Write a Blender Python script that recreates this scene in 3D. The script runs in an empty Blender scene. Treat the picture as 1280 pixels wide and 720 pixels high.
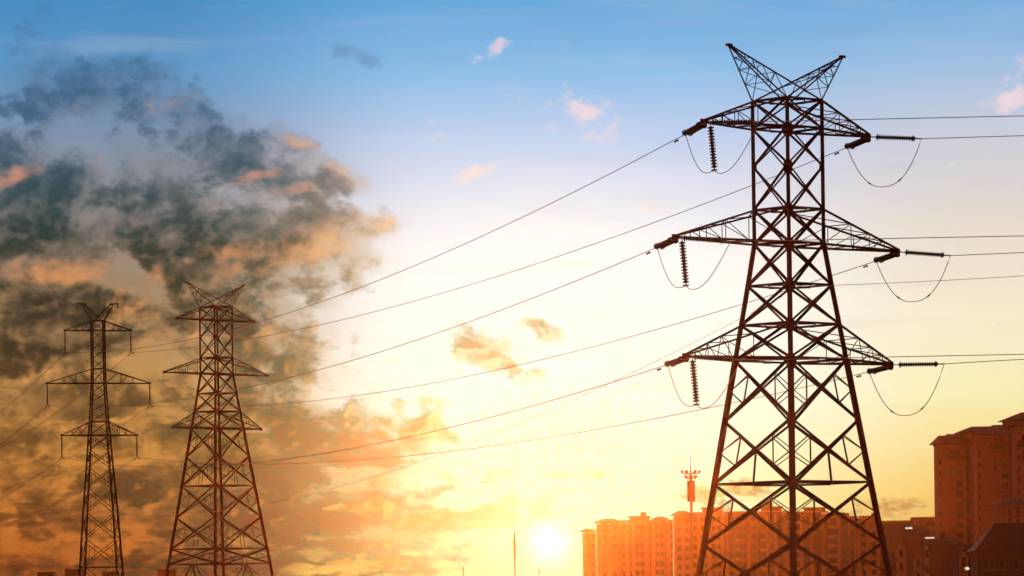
import bpy, bmesh, math, random
from mathutils import Vector, Matrix
R = math.radians
random.seed(7)
scene = bpy.context.scene
COL = scene.collection

# ------------------------------------------------------------------ camera
F = 5500.0            # focal length in pixels of a 1280 px wide frame
HZ = 770.0            # the horizon lies below the frame
EYE = 1.7
ROLL = 0.0138
CR, SR = math.cos(ROLL), math.sin(ROLL)
cam = bpy.data.objects.new('camera', bpy.data.cameras.new('camera'))
COL.objects.link(cam)
cam.data.sensor_width = 36
cam.data.lens = F / 1280 * 36
cam.data.shift_y = (HZ - 360) / 1280
cam.data.clip_start = 0.5
cam.data.clip_end = 30000
cam.matrix_world = Matrix.Translation((0, 0, EYE)) @ Matrix.Rotation(R(90), 4, 'X') @ Matrix.Rotation(-ROLL, 4, 'Z')
scene.camera = cam

def ang(px, py):
    """direction of a photo pixel: (right, up) offsets times F"""
    dx, dy = px - 640, HZ - py
    return CR * dx + SR * dy, -SR * dx + CR * dy
def at(px, py, D):
    u, v = ang(px, py)
    return Vector((u * D / F, D, EYE + v * D / F))

# ------------------------------------------------------------------ render look
vs = scene.view_settings
vs.view_transform = 'Standard'
vs.look = 'None'
vs.exposure = 0.0
vs.gamma = 1.0
vs.use_curve_mapping = False
scene.cycles.max_bounces = 4
scene.cycles.volume_bounces = 0
scene.cycles.use_denoising = True
scene.cycles.use_adaptive_sampling = False
scene.cycles.sample_clamp_indirect = 4

def lin(r, g, b, a=1.0):
    def f(c):
        c /= 255.0
        return c / 12.92 if c <= 0.04045 else ((c + 0.055) / 1.055) ** 2.4
    return (f(r), f(g), f(b), a)

SUN_U, SUN_V = ang(687, 678)
SUN_AZ, SUN_EL = SUN_U / F, SUN_V / F
LAMP_EL = R(1.95)
SDIR = Vector((math.sin(SUN_AZ) * math.cos(LAMP_EL), math.cos(SUN_AZ) * math.cos(LAMP_EL), math.sin(LAMP_EL)))
SUN_E, SUN_COL = 2.0, (1.0, 0.55, 0.22)
AIR_D, AIR_G, AIR_C, AIR_FAR, AIR_TOP = 1.0e-5, 0.965, (1.0, 0.31, 0.09), 1530.0, 60.0

# ------------------------------------------------------------------ sky (world, laid out by direction)
world = bpy.data.worlds.new('World')
scene.world = world
world.use_nodes = True
world.cycles.sampling_method = 'NONE'
NT = world.node_tree
NT.nodes.clear()
def nd(t, **kw):
    n = NT.nodes.new(t)
    for k, v in kw.items():
        setattr(n, k, v)
    return n
def put(sock, v):
    if isinstance(v, bpy.types.NodeSocket):
        NT.links.new(v, sock)
    else:
        sock.default_value = v
def mth(op, a, b=0.0, c=0.0, clamp=False):
    n = nd('ShaderNodeMath', operation=op, use_clamp=clamp)
    put(n.inputs[0], a); put(n.inputs[1], b); put(n.inputs[2], c)
    return n.outputs[0]
def rng(v, a, b, c=0.0, d=1.0, smooth=True):
    n = nd('ShaderNodeMapRange', interpolation_type='SMOOTHSTEP' if smooth else 'LINEAR')
    for i, x in enumerate((v, a, b, c, d)):
        put(n.inputs[i], x)
    return n.outputs[0]
def ramp(fac, stops):
    n = nd('ShaderNodeValToRGB')
    el = n.color_ramp.elements
    while len(el) < len(stops):
        el.new(0.5)
    for e, (p, c) in zip(el, sorted(stops)):
        e.position = p; e.color = c
    put(n.inputs[0], fac)
    return n.outputs[0]
def mix(fac, a, b, mode='MIX'):
    n = nd('ShaderNodeMix', data_type='RGBA', blend_type=mode)
    put(n.inputs[0], fac); put(n.inputs[6], a); put(n.inputs[7], b)
    return n.outputs[2]
def vec(x, y, z=0.0):
    n = nd('ShaderNodeCombineXYZ')
    put(n.inputs[0], x); put(n.inputs[1], y); put(n.inputs[2], z)
    return n.outputs[0]
def noise(v, scale, detail, rough, dist=0.0, w=None):
    n = nd('ShaderNodeTexNoise', noise_dimensions='3D')
    put(n.inputs['Vector'], v); put(n.inputs['Scale'], scale); put(n.inputs['Detail'], detail)
    put(n.inputs['Roughness'], rough); put(n.inputs['Distortion'], dist)
    return n

tc = nd('ShaderNodeTexCoord')
sep = nd('ShaderNodeSeparateXYZ')
NT.links.new(tc.outputs['Generated'], sep.inputs[0])
DX, DY, DZ = sep.outputs
AZ = mth('ARCTAN2', DX, DY)
EL = mth('ARCSINE', DZ)
U = mth('MULTIPLY', AZ, F)
V = mth('MULTIPLY', EL, F)

def gy(y):                     # photo row -> ramp position (0 at horizon, 1 at V = 1000)
    return max(0.0, min(1.0, (HZ - y) / 1000.0))
VN = mth('MULTIPLY', V, 0.001, clamp=True)
def vramp(rows):
    return ramp(VN, [(gy(y), lin(*c)) for y, c in rows])
left_sky = vramp([(-200, (50, 110, 170)), (0, (72, 142, 198)), (90, (98, 154, 202)), (170, (128, 148, 176)), (260, (158, 150, 144)),
                  (350, (156, 130, 104)), (450, (204, 154, 90)), (550, (222, 156, 70)), (640, (218, 126, 44)), (720, (206, 102, 32)), (770, (170, 80, 30))])
mid_sky = vramp([(-200, (60, 135, 200)), (0, (98, 168, 222)), (100, (142, 192, 236)), (180, (188, 207, 242)), (260, (228, 228, 244)),
                 (330, (254, 250, 249)), (420, (255, 255, 252)), (520, (255, 254, 238)), (600, (253, 248, 196)), (660, (252, 240, 160)), (720, (252, 228, 112)), (770, (244, 186, 70))])
right_sky = vramp([(-200, (70, 140, 205)), (0, (112, 172, 224)), (90, (160, 194, 230)), (190, (210, 210, 220)), (290, (232, 221, 208)),
                   (400, (248, 238, 208)), (500, (252, 240, 184)), (560, (250, 224, 146)), (620, (247, 202, 104)), (680, (242, 174, 70)), (770, (210, 120, 50))])
def ux(x):
    return x - 640 + 5
t1 = rng(U, ux(180), ux(560))
t2 = rng(U, ux(800), ux(1240))
sky = mix(t2, mix(t1, left_sky, mid_sky), right_sky)

# broad glow round the sun
du = mth('SUBTRACT', U, SUN_U); dv = mth('SUBTRACT', V, SUN_V)
rad = mth('SQRT', mth('ADD', mth('MULTIPLY', du, du), mth('MULTIPLY', dv, dv)))

# the broad white bloom of the bright part of the sky
def bump(cx, cy, rx, ry):
    u, v = ang(cx, cy)
    a = mth('MULTIPLY', mth('SUBTRACT', U, u), 1 / rx); b = mth('MULTIPLY', mth('SUBTRACT', V, v), 1 / ry)
    return mth('POWER', 2.718, mth('MULTIPLY', mth('ADD', mth('MULTIPLY', a, a), mth('MULTIPLY', b, b)), -1.0))
sky = mix(mth('MULTIPLY', bump(690, 420, 230, 170), 0.9), sky, (1.10, 1.08, 1.02, 1))
sky = mix(mth('MULTIPLY', bump(720, 570, 190, 120), 0.85), sky, (1.10, 1.02, 0.62, 1))
# clouds -------------------------------------------------------------
P = vec(U, V, 0.0)
warpn = noise(P, 0.012, 4, 0.55)
wv = nd('ShaderNodeVectorMath', operation='MULTIPLY_ADD')
NT.links.new(warpn.outputs['Color'], wv.inputs[0])
wv.inputs[1].default_value = (70, 46, 0)
sub = nd('ShaderNodeVectorMath', operation='SUBTRACT')
NT.links.new(P, sub.inputs[0]); sub.inputs[1].default_value = (35, 23, 0)
NT.links.new(sub.outputs[0], wv.inputs[2])
PW = wv.outputs[0]             # warped position

def blob_sum(blobs, base, pos, after=None):
    acc = after
    first = True
    for (cx, cy, rx, ry, rot, amp) in blobs:
        u, v = ang(cx, cy)
        m = nd('ShaderNodeMapping', vector_type='TEXTURE')
        if acc is not None:        # keeps the node chain serial, so that the shader stays small
            ch = nd('ShaderNodeVectorMath', operation='MULTIPLY_ADD')
            put(ch.inputs[0], acc); ch.inputs[1].default_value = (0, 0, 1e-9); put(ch.inputs[2], pos)
            put(m.inputs[0], ch.outputs[0])
        else:
            put(m.inputs[0], pos)
        m.inputs['Location'].default_value = (u, v, 0)
        m.inputs['Rotation'].default_value = (0, 0, R(rot))
        m.inputs['Scale'].default_value = (rx, ry, 1)
        ln = nd('ShaderNodeVectorMath', operation='LENGTH')
        NT.links.new(m.outputs[0], ln.inputs[0])
        b = rng(ln.outputs['Value'], 0.0, 1.7, amp, 0.0)
        acc = mth('ADD', b, base) if first else mth('ADD', acc, b)
        first = False
    return acc

BANK = [  # the dark bank on the left: photo x, y, half width, half height, tilt, amount
    (110, 112, 120, 46, 4, .62), (215, 120, 60, 40, -15, .40), (40, 40, 70, 40, 0, .28), (300, 185, 85, 45, -20, .62), (345, 225, 60, 42, 0, .50),
    (60, 255, 150, 70, -14, .85), (-10, 330, 120, 60, 0, .75), (200, 275, 130, 42, -12, .62), (240, 240, 70, 35, 0, .30), (270, 310, 110, 40, 0, .60),
    (385, 185, 44, 20, -20, .72), (440, 225, 52, 20, -12, .85), (395, 245, 60, 30, 0, .60), (370, 290, 100, 40, 0, .62), (475, 280, 50, 20, 0, .85), (430, 325, 70, 40, 0, .60),
    (20, 425, 110, 60, 0, .78), (150, 395, 120, 50, 0, .42), (330, 380, 110, 50, 0, .34), (250, 350, 90, 40, 0, .36), (180, 480, 200, 60, 0, .36), (60, 480, 100, 40, 0, .25),
    (350, 445, 80, 24, 3, .40), (60, 560, 160, 46, 0, .42), (240, 560, 150, 40, 0, .30), (330, 530, 100, 26, 0, .34), (420, 565, 130, 34, 4, .66), (330, 605, 170, 40, 0, .56), (450, 520, 90, 20, 4, .35), (540, 660, 150, 26, 5, .45),
    (80, 640, 200, 34, 0, .46), (260, 660, 160, 30, 0, .30), (380, 660, 130, 24, 5, .66), (70, 700, 180, 26, 0, .46), (330, 705, 200, 24, 0, .42),
    (120, 205, 80, 26, -20, -.35), (60, 170, 100, 30, 0, -.22), (150, 335, 70, 18, -35, -.50), (210, 345, 70, 26, 0, -.30), (290, 245, 60, 20, 10, -.24), (200, 440, 60, 26, 0, -.20)]
LOOSE = [  # loose clouds in the bright part
    (605, 440, 52, 26, -38, .62), (650, 468, 30, 18, -30, .42), (685, 412, 44, 18, -8, .50), (535, 538, 60, 15, -4, .62), (470, 520, 80, 22, 0, .45), (560, 505, 30, 10, 0, .35),
    (590, 645, 110, 18, 8, .74), (510, 668, 90, 15, 4, .60), (640, 632, 60, 12, 3, .50), (460, 640, 70, 14, 0, .42), (720, 592, 46, 7, 4, .34), (700, 612, 40, 6, 3, .25), (470, 600, 60, 16, 0, .3),
    (1110, 636, 82, 16, 4, .72), (1150, 628, 40, 11, 0, .35), (930, 608, 80, 11, 5, .54), (900, 625, 50, 8, 0, .35), (640, 695, 40, 6, 0, .3), (450, 705, 80, 14, 2, .45)]
PUFF = [
    (722, 145, 60, 40, -25, .30), (600, 225, 50, 16, 15, .22), (1268, 120, 50, 26, 10, .3), (480, 300, 40, 14, 0, .35), (494, 278, 10, 7, 0, .5), (690, 285, 20, 5, 0, .3), (870, 300, 30, 6, 0, .25),
    (612, 66, 34, 11, 28, .66), (585, 78, 20, 8, 0, .42), (524, 46, 14, 10, 0, .4), (708, 132, 26, 18, -20, .50), (740, 152, 30, 24, -30, .50), (660, 120, 14, 18, 30, .28), (690, 165, 14, 7, 0, .35),
    (600, 218, 32, 10, 22, .95), (545, 165, 20, 16, 25, .62), (536, 148, 12, 8, 0, .3), (806, 261, 22, 9, 8, .70), (772, 256, 16, 7, 0, .45), (1190, 207, 14, 6, 0, .62), (1262, 132, 34, 14, 10, .85), (1272, 92, 18, 20, 0, .45),
    (640, 205, 20, 8, 0, .3), (570, 244, 24, 7, 0, .3), (600, 290, 22, 5, 25, .5), (715, 60, 16, 6, 0, .35), (652, 62, 22, 6, 0, .3)]
DARKPUFF = [(440, 76, 30, 12, -18, .85), (462, 88, 20, 12, -30, .4), (420, 70, 14, 8, 0, .4)]

yy = mth('MULTIPLY', mth('POWER', mth('MAXIMUM', V, 1.0), 0.70), 0.165)
xx = mth('MULTIPLY', U, 0.0155)
q = vec(xx, yy, 3.7)
n1 = noise(q, 1.0, 8, 0.62, 0.3)
st = noise(vec(mth('MULTIPLY', U, 0.0035), mth('MULTIPLY', V, 0.026), 5.0), 1.0, 6, 0.6, 0.4).outputs[0]
sky = mix(mth('MULTIPLY', rng(st, 0.50, 0.74), 0.09), sky, (1.0, 0.86, 0.74, 1))
sky = mix(mth('MULTIPLY', rng(st, 0.46, 0.28), 0.14), sky, vramp([(100, (110, 150, 200)), (300, (196, 178, 178)), (500, (224, 186, 120)), (700, (222, 140, 60))]))
qs = nd('ShaderNodeVectorMath', operation='ADD')
NT.links.new(q, qs.inputs[0]); qs.inputs[1].default_value = (0.16, -0.17, 0.0)
n2 = noise(qs.outputs[0], 1.0, 3, 0.55, 0.3)
n1b = noise(q, 1.0, 3, 0.55, 0.3)
n3 = noise(vec(mth('MULTIPLY', U, 0.035), mth('MULTIPLY', V, 0.05), 9.0), 1.0, 7, 0.62)
n4 = noise(vec(mth('MULTIPLY', U, 0.012), mth('MULTIPLY', V, 0.017), 2.0), 1.0, 5, 0.55)
def puffs(v):
    n = nd('ShaderNodeTexVoronoi', feature='SMOOTH_F1', voronoi_dimensions='2D')
    put(n.inputs['Vector'], v)
    n.inputs['Scale'].default_value = 1.25; n.inputs['Detail'].default_value = 2.5
    n.inputs['Roughness'].default_value = 0.55; n.inputs['Smoothness'].default_value = 0.55; n.inputs['Randomness'].default_value = 1.0
    return mth('SUBTRACT', 0.80, n.outputs['Distance'])
qw = nd('ShaderNodeVectorMath', operation='MULTIPLY_ADD')
NT.links.new(n4.outputs['Color'], qw.inputs[0]); qw.inputs[1].default_value = (0.9, 0.9, 0); NT.links.new(q, qw.inputs[2])
qw2 = nd('ShaderNodeVectorMath', operation='ADD')
NT.links.new(qw.outputs[0], qw2.inputs[0]); qw2.inputs[1].default_value = (0.11, -0.12, 0)
PF, PF2 = puffs(qw.outputs[0]), puffs(qw2.outputs[0])
N1, N2, N3, N4 = n1.outputs[0], n2.outputs[0], n3.outputs[0], n4.outputs[0]
NS = mth('ADD', mth('MULTIPLY', mth('SUBTRACT', N1, 0.5), 2.2), mth('MULTIPLY_ADD', PF, 0.74, mth('MULTIPLY', mth('SUBTRACT', N3, 0.5), 0.9)))
bank_f = blob_sum(BANK, -0.02, PW)
loose_f = blob_sum(LOOSE, -0.30, PW, bank_f)
edge = mth('MULTIPLY_ADD', V, -0.62, ux(335) + 0.62 * 640)
bank_f = mth('SUBTRACT', bank_f, rng(mth('SUBTRACT', U, edge), -190.0, 190.0, 0.0, 1.15, False))
bank_f = mth('SUBTRACT', bank_f, rng(V, 590.0, 760.0, 0.0, 0.45))
bank = mth('ADD', bank_f, mth('MULTIPLY_ADD', mth('MULTIPLY', mth('SUBTRACT', st, 0.5), rng(V, 350.0, 170.0)), 3.2, NS))
loose = mth('ADD', loose_f, mth('MULTIPLY_ADD', mth('MULTIPLY', mth('SUBTRACT', st, 0.5), rng(V, 300.0, 170.0)), 2.4, NS))
bank_d = rng(bank, -0.14, 0.44)
loose_d = mth('MULTIPLY', rng(loose, -0.12, 0.40), rng(loose_f, -0.26, -0.06))
bank_core = rng(bank, 0.0, 0.95)
N1B = n1b.outputs[0]
direct = mth('ADD', mth('SUBTRACT', N1B, N2), mth('MULTIPLY', mth('SUBTRACT', PF, PF2), 0.24))          # > 0 where the side towards the sun is thinner
LITB = [(200, 134, 22, 10, 0, .5), (243, 128, 26, 8, 0, .35), (25, 228, 46, 12, 8, .6), (378, 180, 34, 12, -20, .6), (440, 222, 40, 14, -15, .55), (385, 240, 34, 12, 0, .55), (325, 226, 30, 10, 10, .5),
        (275, 314, 50, 12, 4, .6), (480, 276, 30, 12, 0, .5), (400, 320, 70, 30, 0, .45), (120, 350, 90, 16, -8, .6), (60, 355, 60, 14, 0, .4), (195, 335, 50, 14, -40, .3), (420, 300, 80, 24, 0, .4), (170, 390, 60, 16, 0, .4),
        (60, 470, 70, 14, 0, .35), (240, 420, 60, 16, 0, .35), (330, 340, 70, 24, 0, .4), (350, 400, 80, 20, 0, .35), (230, 480, 90, 16, 0, .3), (110, 535, 90, 12, 0, .3), (330, 555, 60, 10, 0, .3), (200, 610, 90, 10, 0, .3), (80, 610, 80, 8, 0, .3), (330, 640, 90, 8, 0, .3), (150, 680, 120, 8, 0, .3)]
lit_f = blob_sum(LITB, 0.0, PW, bank_f)
lit_b = mth('ADD', lit_f, mth('MULTIPLY_ADD', direct, mth('MULTIPLY_ADD', rng(V, 560.0, 250.0), 1.6, 1.2), 0.0))
# orange patches are lit by the low sun through gaps
patch = rng(N4, 0.50, 0.70)
lit = mth('ADD', lit_b, mth('MULTIPLY', patch, 0.16))
lit = mth('SUBTRACT', lit, mth('MULTIPLY', bank_core, 0.30))
lit = rng(lit, -0.05, 0.85)
dark_c = vramp([(-50, (44, 98, 150)), (80, (50, 100, 144)), (150, (52, 88, 118)), (230, (48, 74, 84)), (300, (40, 54, 50)), (360, (54, 46, 34)),
                (430, (58, 44, 32)), (500, (92, 60, 34)), (580, (98, 60, 30)), (660, (92, 48, 24)), (720, (84, 36, 18))])
lit_c = vramp([(-50, (120, 160, 200)), (90, (150, 165, 190)), (150, (190, 160, 150)), (210, (224, 150, 112)), (280, (214, 140, 92)), (340, (220, 150, 94)),
               (420, (226, 160, 96)), (520, (224, 156, 80)), (600, (216, 134, 58)), (720, (204, 104, 40))])
# towards the sun the same clouds are lit through and paler
tc_r = rng(U, ux(280), ux(560))
lit_c = mix(tc_r, lit_c, lin(255, 214, 158))
dark_c = mix(mth('MULTIPLY', tc_r, 0.85), dark_c, vramp([(150, (150, 150, 170)), (300, (196, 150, 110)), (450, (216, 172, 108)), (540, (218, 166, 84)), (620, (220, 158, 66)), (720, (224, 140, 46))]))
veil_d = rng(mth('ADD', bank_f, mth('MULTIPLY', mth('SUBTRACT', N4, 0.5), 1.6)), -0.30, 0.40)
veil_c = vramp([(0, (70, 120, 168)), (80, (84, 124, 164)), (150, (112, 132, 154)), (250, (146, 144, 144)), (330, (158, 132, 106)), (450, (180, 136, 82)), (550, (190, 128, 62)), (650, (182, 104, 46)), (720, (160, 80, 34))])
sky = mix(mth('MULTIPLY', veil_d, 0.62), sky, mix(mth('MULTIPLY', tc_r, 0.8), veil_c, vramp([(300, (244, 208, 164)), (480, (244, 206, 140)), (600, (244, 196, 104)), (720, (240, 170, 66))])))
dark_v = mix(mth('MULTIPLY', rng(mth('ADD', mth('MULTIPLY_ADD', N1, -0.5, 0.5), mth('ADD', mth('MULTIPLY', N4, 0.6), mth('MULTIPLY', direct, 0.9))), 0.42, 0.78), 0.8), dark_c, veil_c)
bank_c = mix(lit, dark_v, lit_c)
sky = mix(mth('MULTIPLY', bank_d, mth('MULTIPLY_ADD', bank_core, 0.25, 0.73)), sky, bank_c)
loose_dark = vramp([(380, (206, 160, 110)), (470, (200, 142, 76)), (560, (214, 142, 60)), (640, (236, 156, 54)), (720, (238, 150, 50))])
loose_lit = vramp([(380, (250, 230, 200)), (500, (252, 220, 150)), (600, (250, 204, 112)), (700, (248, 190, 90))])
right_dark = lin(206, 146, 82)
loose_dark = mix(rng(U, ux(820), ux(1060)), loose_dark, right_dark)
loose_lit = mix(rng(U, ux(820), ux(1060)), loose_lit, lin(240, 196, 116))
loose_c = mix(rng(mth('MULTIPLY_ADD', direct, 5.0, 0.30), 0.0, 0.8), loose_dark, loose_lit)
sky = mix(mth('MULTIPLY', loose_d, 0.95), sky, loose_c)
puff_b = blob_sum(PUFF, -0.53, PW, loose_f)
puff_f = mth('ADD', puff_b, mth('MULTIPLY', mth('SUBTRACT', N3, 0.5), 2.9))
puff_d = mth('MULTIPLY', rng(puff_f, -0.22, 0.75), rng(puff_b, -0.45, -0.20))
sky = mix(mth('MULTIPLY', puff_d, 0.85), sky, ramp(VN, [(gy(300), lin(255, 240, 226)), (gy(180), lin(252, 226, 226)), (gy(60), lin(238, 214, 228))]))
dp_f = mth('ADD', blob_sum(DARKPUFF, -0.45, PW, puff_b), mth('MULTIPLY', mth('SUBTRACT', N3, 0.5), 2.0))
sky = mix(mth('MULTIPLY', rng(dp_f, -0.2, 0.6), 0.55), sky, lin(104, 138, 190))

# the sun itself, low over the roofs, and its aureole
aur = mth('POWER', 2.718, mth('MULTIPLY', rad, -1 / 120.0))
aur_c = mix(1.0, lin(255, 236, 160), (1, 1, 1, 1), 'MULTIPLY')
sky = mix(mth('MULTIPLY', aur, 0.95), sky, (1.08, 1.02, 0.62, 1))
disc = rng(rad, 40.0, 4.0)
sky = mix(disc, sky, (1.12, 1.10, 1.02, 1))

# the air in front adds its own glow: the sky behind it is that much darker
dt = nd('ShaderNodeVectorMath', operation='DOT_PRODUCT')
NT.links.new(tc.outputs['Generated'], dt.inputs[0]); dt.inputs[1].default_value = SDIR
den = mth('MAXIMUM', mth('MULTIPLY_ADD', dt.outputs['Value'], -2 * AIR_G, 1 + AIR_G * AIR_G), 1e-4)
ph = mth('DIVIDE', (1 - AIR_G ** 2) / (4 * math.pi), mth('POWER', den, 1.5))
path = mth('MINIMUM', AIR_FAR, mth('DIVIDE', AIR_TOP - EYE, mth('MAXIMUM', DZ, 0.001)))
air = mth('MULTIPLY', mth('MULTIPLY', ph, path), AIR_D * SUN_E)
ac = nd('ShaderNodeVectorMath', operation='MULTIPLY_ADD')
put(ac.inputs[0], air); ac.inputs[1].default_value = tuple(-(0.80, 0.40, 0.40)[i] * SUN_COL[i] * AIR_C[i] for i in range(3)); put(ac.inputs[2], sky)
mx = nd('ShaderNodeVectorMath', operation='MAXIMUM')
NT.links.new(ac.outputs[0], mx.inputs[0]); mx.inputs[1].default_value = (0, 0, 0)
sky = mx.outputs[0]

# far from the view the sky is a reddened dusk dome, added as fill
away = rng(mth('ABSOLUTE', U), 1300.0, 5200.0)
dusk = ramp(mth('MULTIPLY', EL, 1 / 1.57, clamp=True), [(0.0, (0.46, 0.112, 0.055, 1)), (0.12, (0.38, 0.105, 0.062, 1)), (0.5, (0.18, 0.075, 0.065, 1)), (1.0, (0.10, 0.06, 0.07, 1))])
sky = mix(away, sky, dusk)

nish = nd('ShaderNodeTexSky', sky_type='NISHITA', sun_disc=False, sun_elevation=SUN_EL, sun_rotation=SUN_AZ)
bg1 = nd('ShaderNodeBackground'); NT.links.new(nish.outputs[0], bg1.inputs[0]); bg1.inputs[1].default_value = 0.05
bg2 = nd('ShaderNodeBackground'); put(bg2.inputs[0], sky); bg2.inputs[1].default_value = 0.97
addn = nd('ShaderNodeMixShader')
put(addn.inputs[0], mth('SUBTRACT', 1.0, mth('MULTIPLY', away, 0.25)))
NT.links.new(bg1.outputs[0], addn.inputs[1]); NT.links.new(bg2.outputs[0], addn.inputs[2])
wo = nd('ShaderNodeOutputWorld'); NT.links.new(addn.outputs[0], wo.inputs[0])

# ------------------------------------------------------------------ sun lamp
sl = bpy.data.lights.new('sun', 'SUN')
sl.energy = SUN_E
sl.angle = R(0.5)
sl.color = SUN_COL
so = bpy.data.objects.new('sun', sl); COL.objects.link(so)
sdir = SDIR
so.rotation_euler = sdir.to_track_quat('Z', 'Y').to_euler()
so.location = (0, -20, 60)

# ------------------------------------------------------------------ materials
def material(name, c1, c2=None, scale=3.0, rough=0.7, metal=0.0, bump=0.0, spec=0.5, stretch=(1, 1, 1)):
    m = bpy.data.materials.new(name); m.use_nodes = True
    nt = m.node_tree; b = nt.nodes['Principled BSDF']
    b.inputs['Roughness'].default_value = rough
    b.inputs['Metallic'].default_value = metal
    b.inputs['Specular IOR Level'].default_value = spec
    c2 = c2 or tuple(x * 0.75 for x in c1)
    t = nt.nodes.new('ShaderNodeTexCoord'); mp = nt.nodes.new('ShaderNodeMapping')
    mp.inputs['Scale'].default_value = stretch
    nt.links.new(t.outputs['Object'], mp.inputs[0])
    n = nt.nodes.new('ShaderNodeTexNoise'); n.inputs['Scale'].default_value = scale; n.inputs['Detail'].default_value = 6
    n.inputs['Roughness'].default_value = 0.65
    nt.links.new(mp.outputs[0], n.inputs['Vector'])
    r = nt.nodes.new('ShaderNodeValToRGB')
    r.color_ramp.elements[0].position = 0.32; r.color_ramp.elements[1].position = 0.70
    r.color_ramp.elements[0].color = (*c2, 1); r.color_ramp.elements[1].color = (*c1, 1)
    nt.links.new(n.outputs[0], r.inputs[0]); nt.links.new(r.outputs[0], b.inputs['Base Color'])
    if bump:
        bp = nt.nodes.new('ShaderNodeBump'); bp.inputs['Strength'].default_value = bump
        nt.links.new(n.outputs[0], bp.inputs['Height']); nt.links.new(bp.outputs[0], b.inputs['Normal'])
    return m
STEEL = material('weathered_steel', (0.085, 0.014, 0.012), (0.045, 0.008, 0.008), 1.5, 0.75, 0.0, spec=0.25)
STEEL2 = material('galvanised_steel', (0.03, 0.016, 0.018), (0.016, 0.009, 0.011), 1.5, 0.7, 0.0, spec=0.3)
WIRE = material('stranded_wire', (0.50, 0.25, 0.10), (0.38, 0.18, 0.07), 2.0, 0.6, 0.3)
FIBRE = material('pale_cable_sheath', (0.55, 0.42, 0.22), (0.45, 0.33, 0.17), 2.0, 0.6)
DISC = material('brown_porcelain', (0.05, 0.022, 0.018), (0.03, 0.014, 0.012), 4.0, 0.45)
RING = material('aluminium_fittings', (0.30, 0.22, 0.18), (0.2, 0.14, 0.12), 4.0, 0.45, 0.4)
RENDER = material('ochre_render', (0.27, 0.135, 0.085), (0.20, 0.10, 0.062), 0.5, 0.9, 0.0, 0.1, stretch=(1, 1, 0.25))
PALE = material('cream_render', (0.46, 0.20, 0.125), (0.36, 0.15, 0.09), 0.5, 0.9, 0.0, 0.1, stretch=(1, 1, 0.2))
BRICK = material('red_brown_render', (0.16, 0.055, 0.04), (0.11, 0.038, 0.03), 0.6, 0.9, stretch=(1, 1, 0.3))
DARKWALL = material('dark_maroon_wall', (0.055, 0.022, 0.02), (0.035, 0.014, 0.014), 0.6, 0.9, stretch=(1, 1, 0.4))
TILE = material('dark_roof_tile', (0.05, 0.018, 0.015), (0.025, 0.010, 0.009), 2.5, 0.9, 0.0, 0.3, 0.1)
GLASS = material('dark_window_glass', (0.022, 0.014, 0.014), (0.012, 0.008, 0.009), 1.0, 0.3, spec=0.2)
FRAME = material('window_frame', (0.10, 0.05, 0.04), (0.07, 0.035, 0.03), 3.0, 0.6)
SKYLT = material('skylight_glint', (0.7, 0.7, 0.66), (0.6, 0.6, 0.56), 2.0, 0.08, 0.9)
LAMPM = material('white_lamp_housing', (0.8, 0.78, 0.74), (0.7, 0.68, 0.64), 2.0, 0.3)
MASTM = material('painted_mast', (0.20, 0.12, 0.09), (0.14, 0.08, 0.06), 1.5, 0.7)
for m_, e_ in ((SKYLT, 0.85), (LAMPM, 0.8)):      # emission paints sky glints into the skylights, and lights the lamp heads
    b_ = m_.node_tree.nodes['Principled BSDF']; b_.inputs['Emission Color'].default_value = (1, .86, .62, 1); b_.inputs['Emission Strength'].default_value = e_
SOIL = material('dry_grass_soil', (0.08, 0.075, 0.04), (0.05, 0.04, 0.025), 0.05, 0.95)

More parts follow.
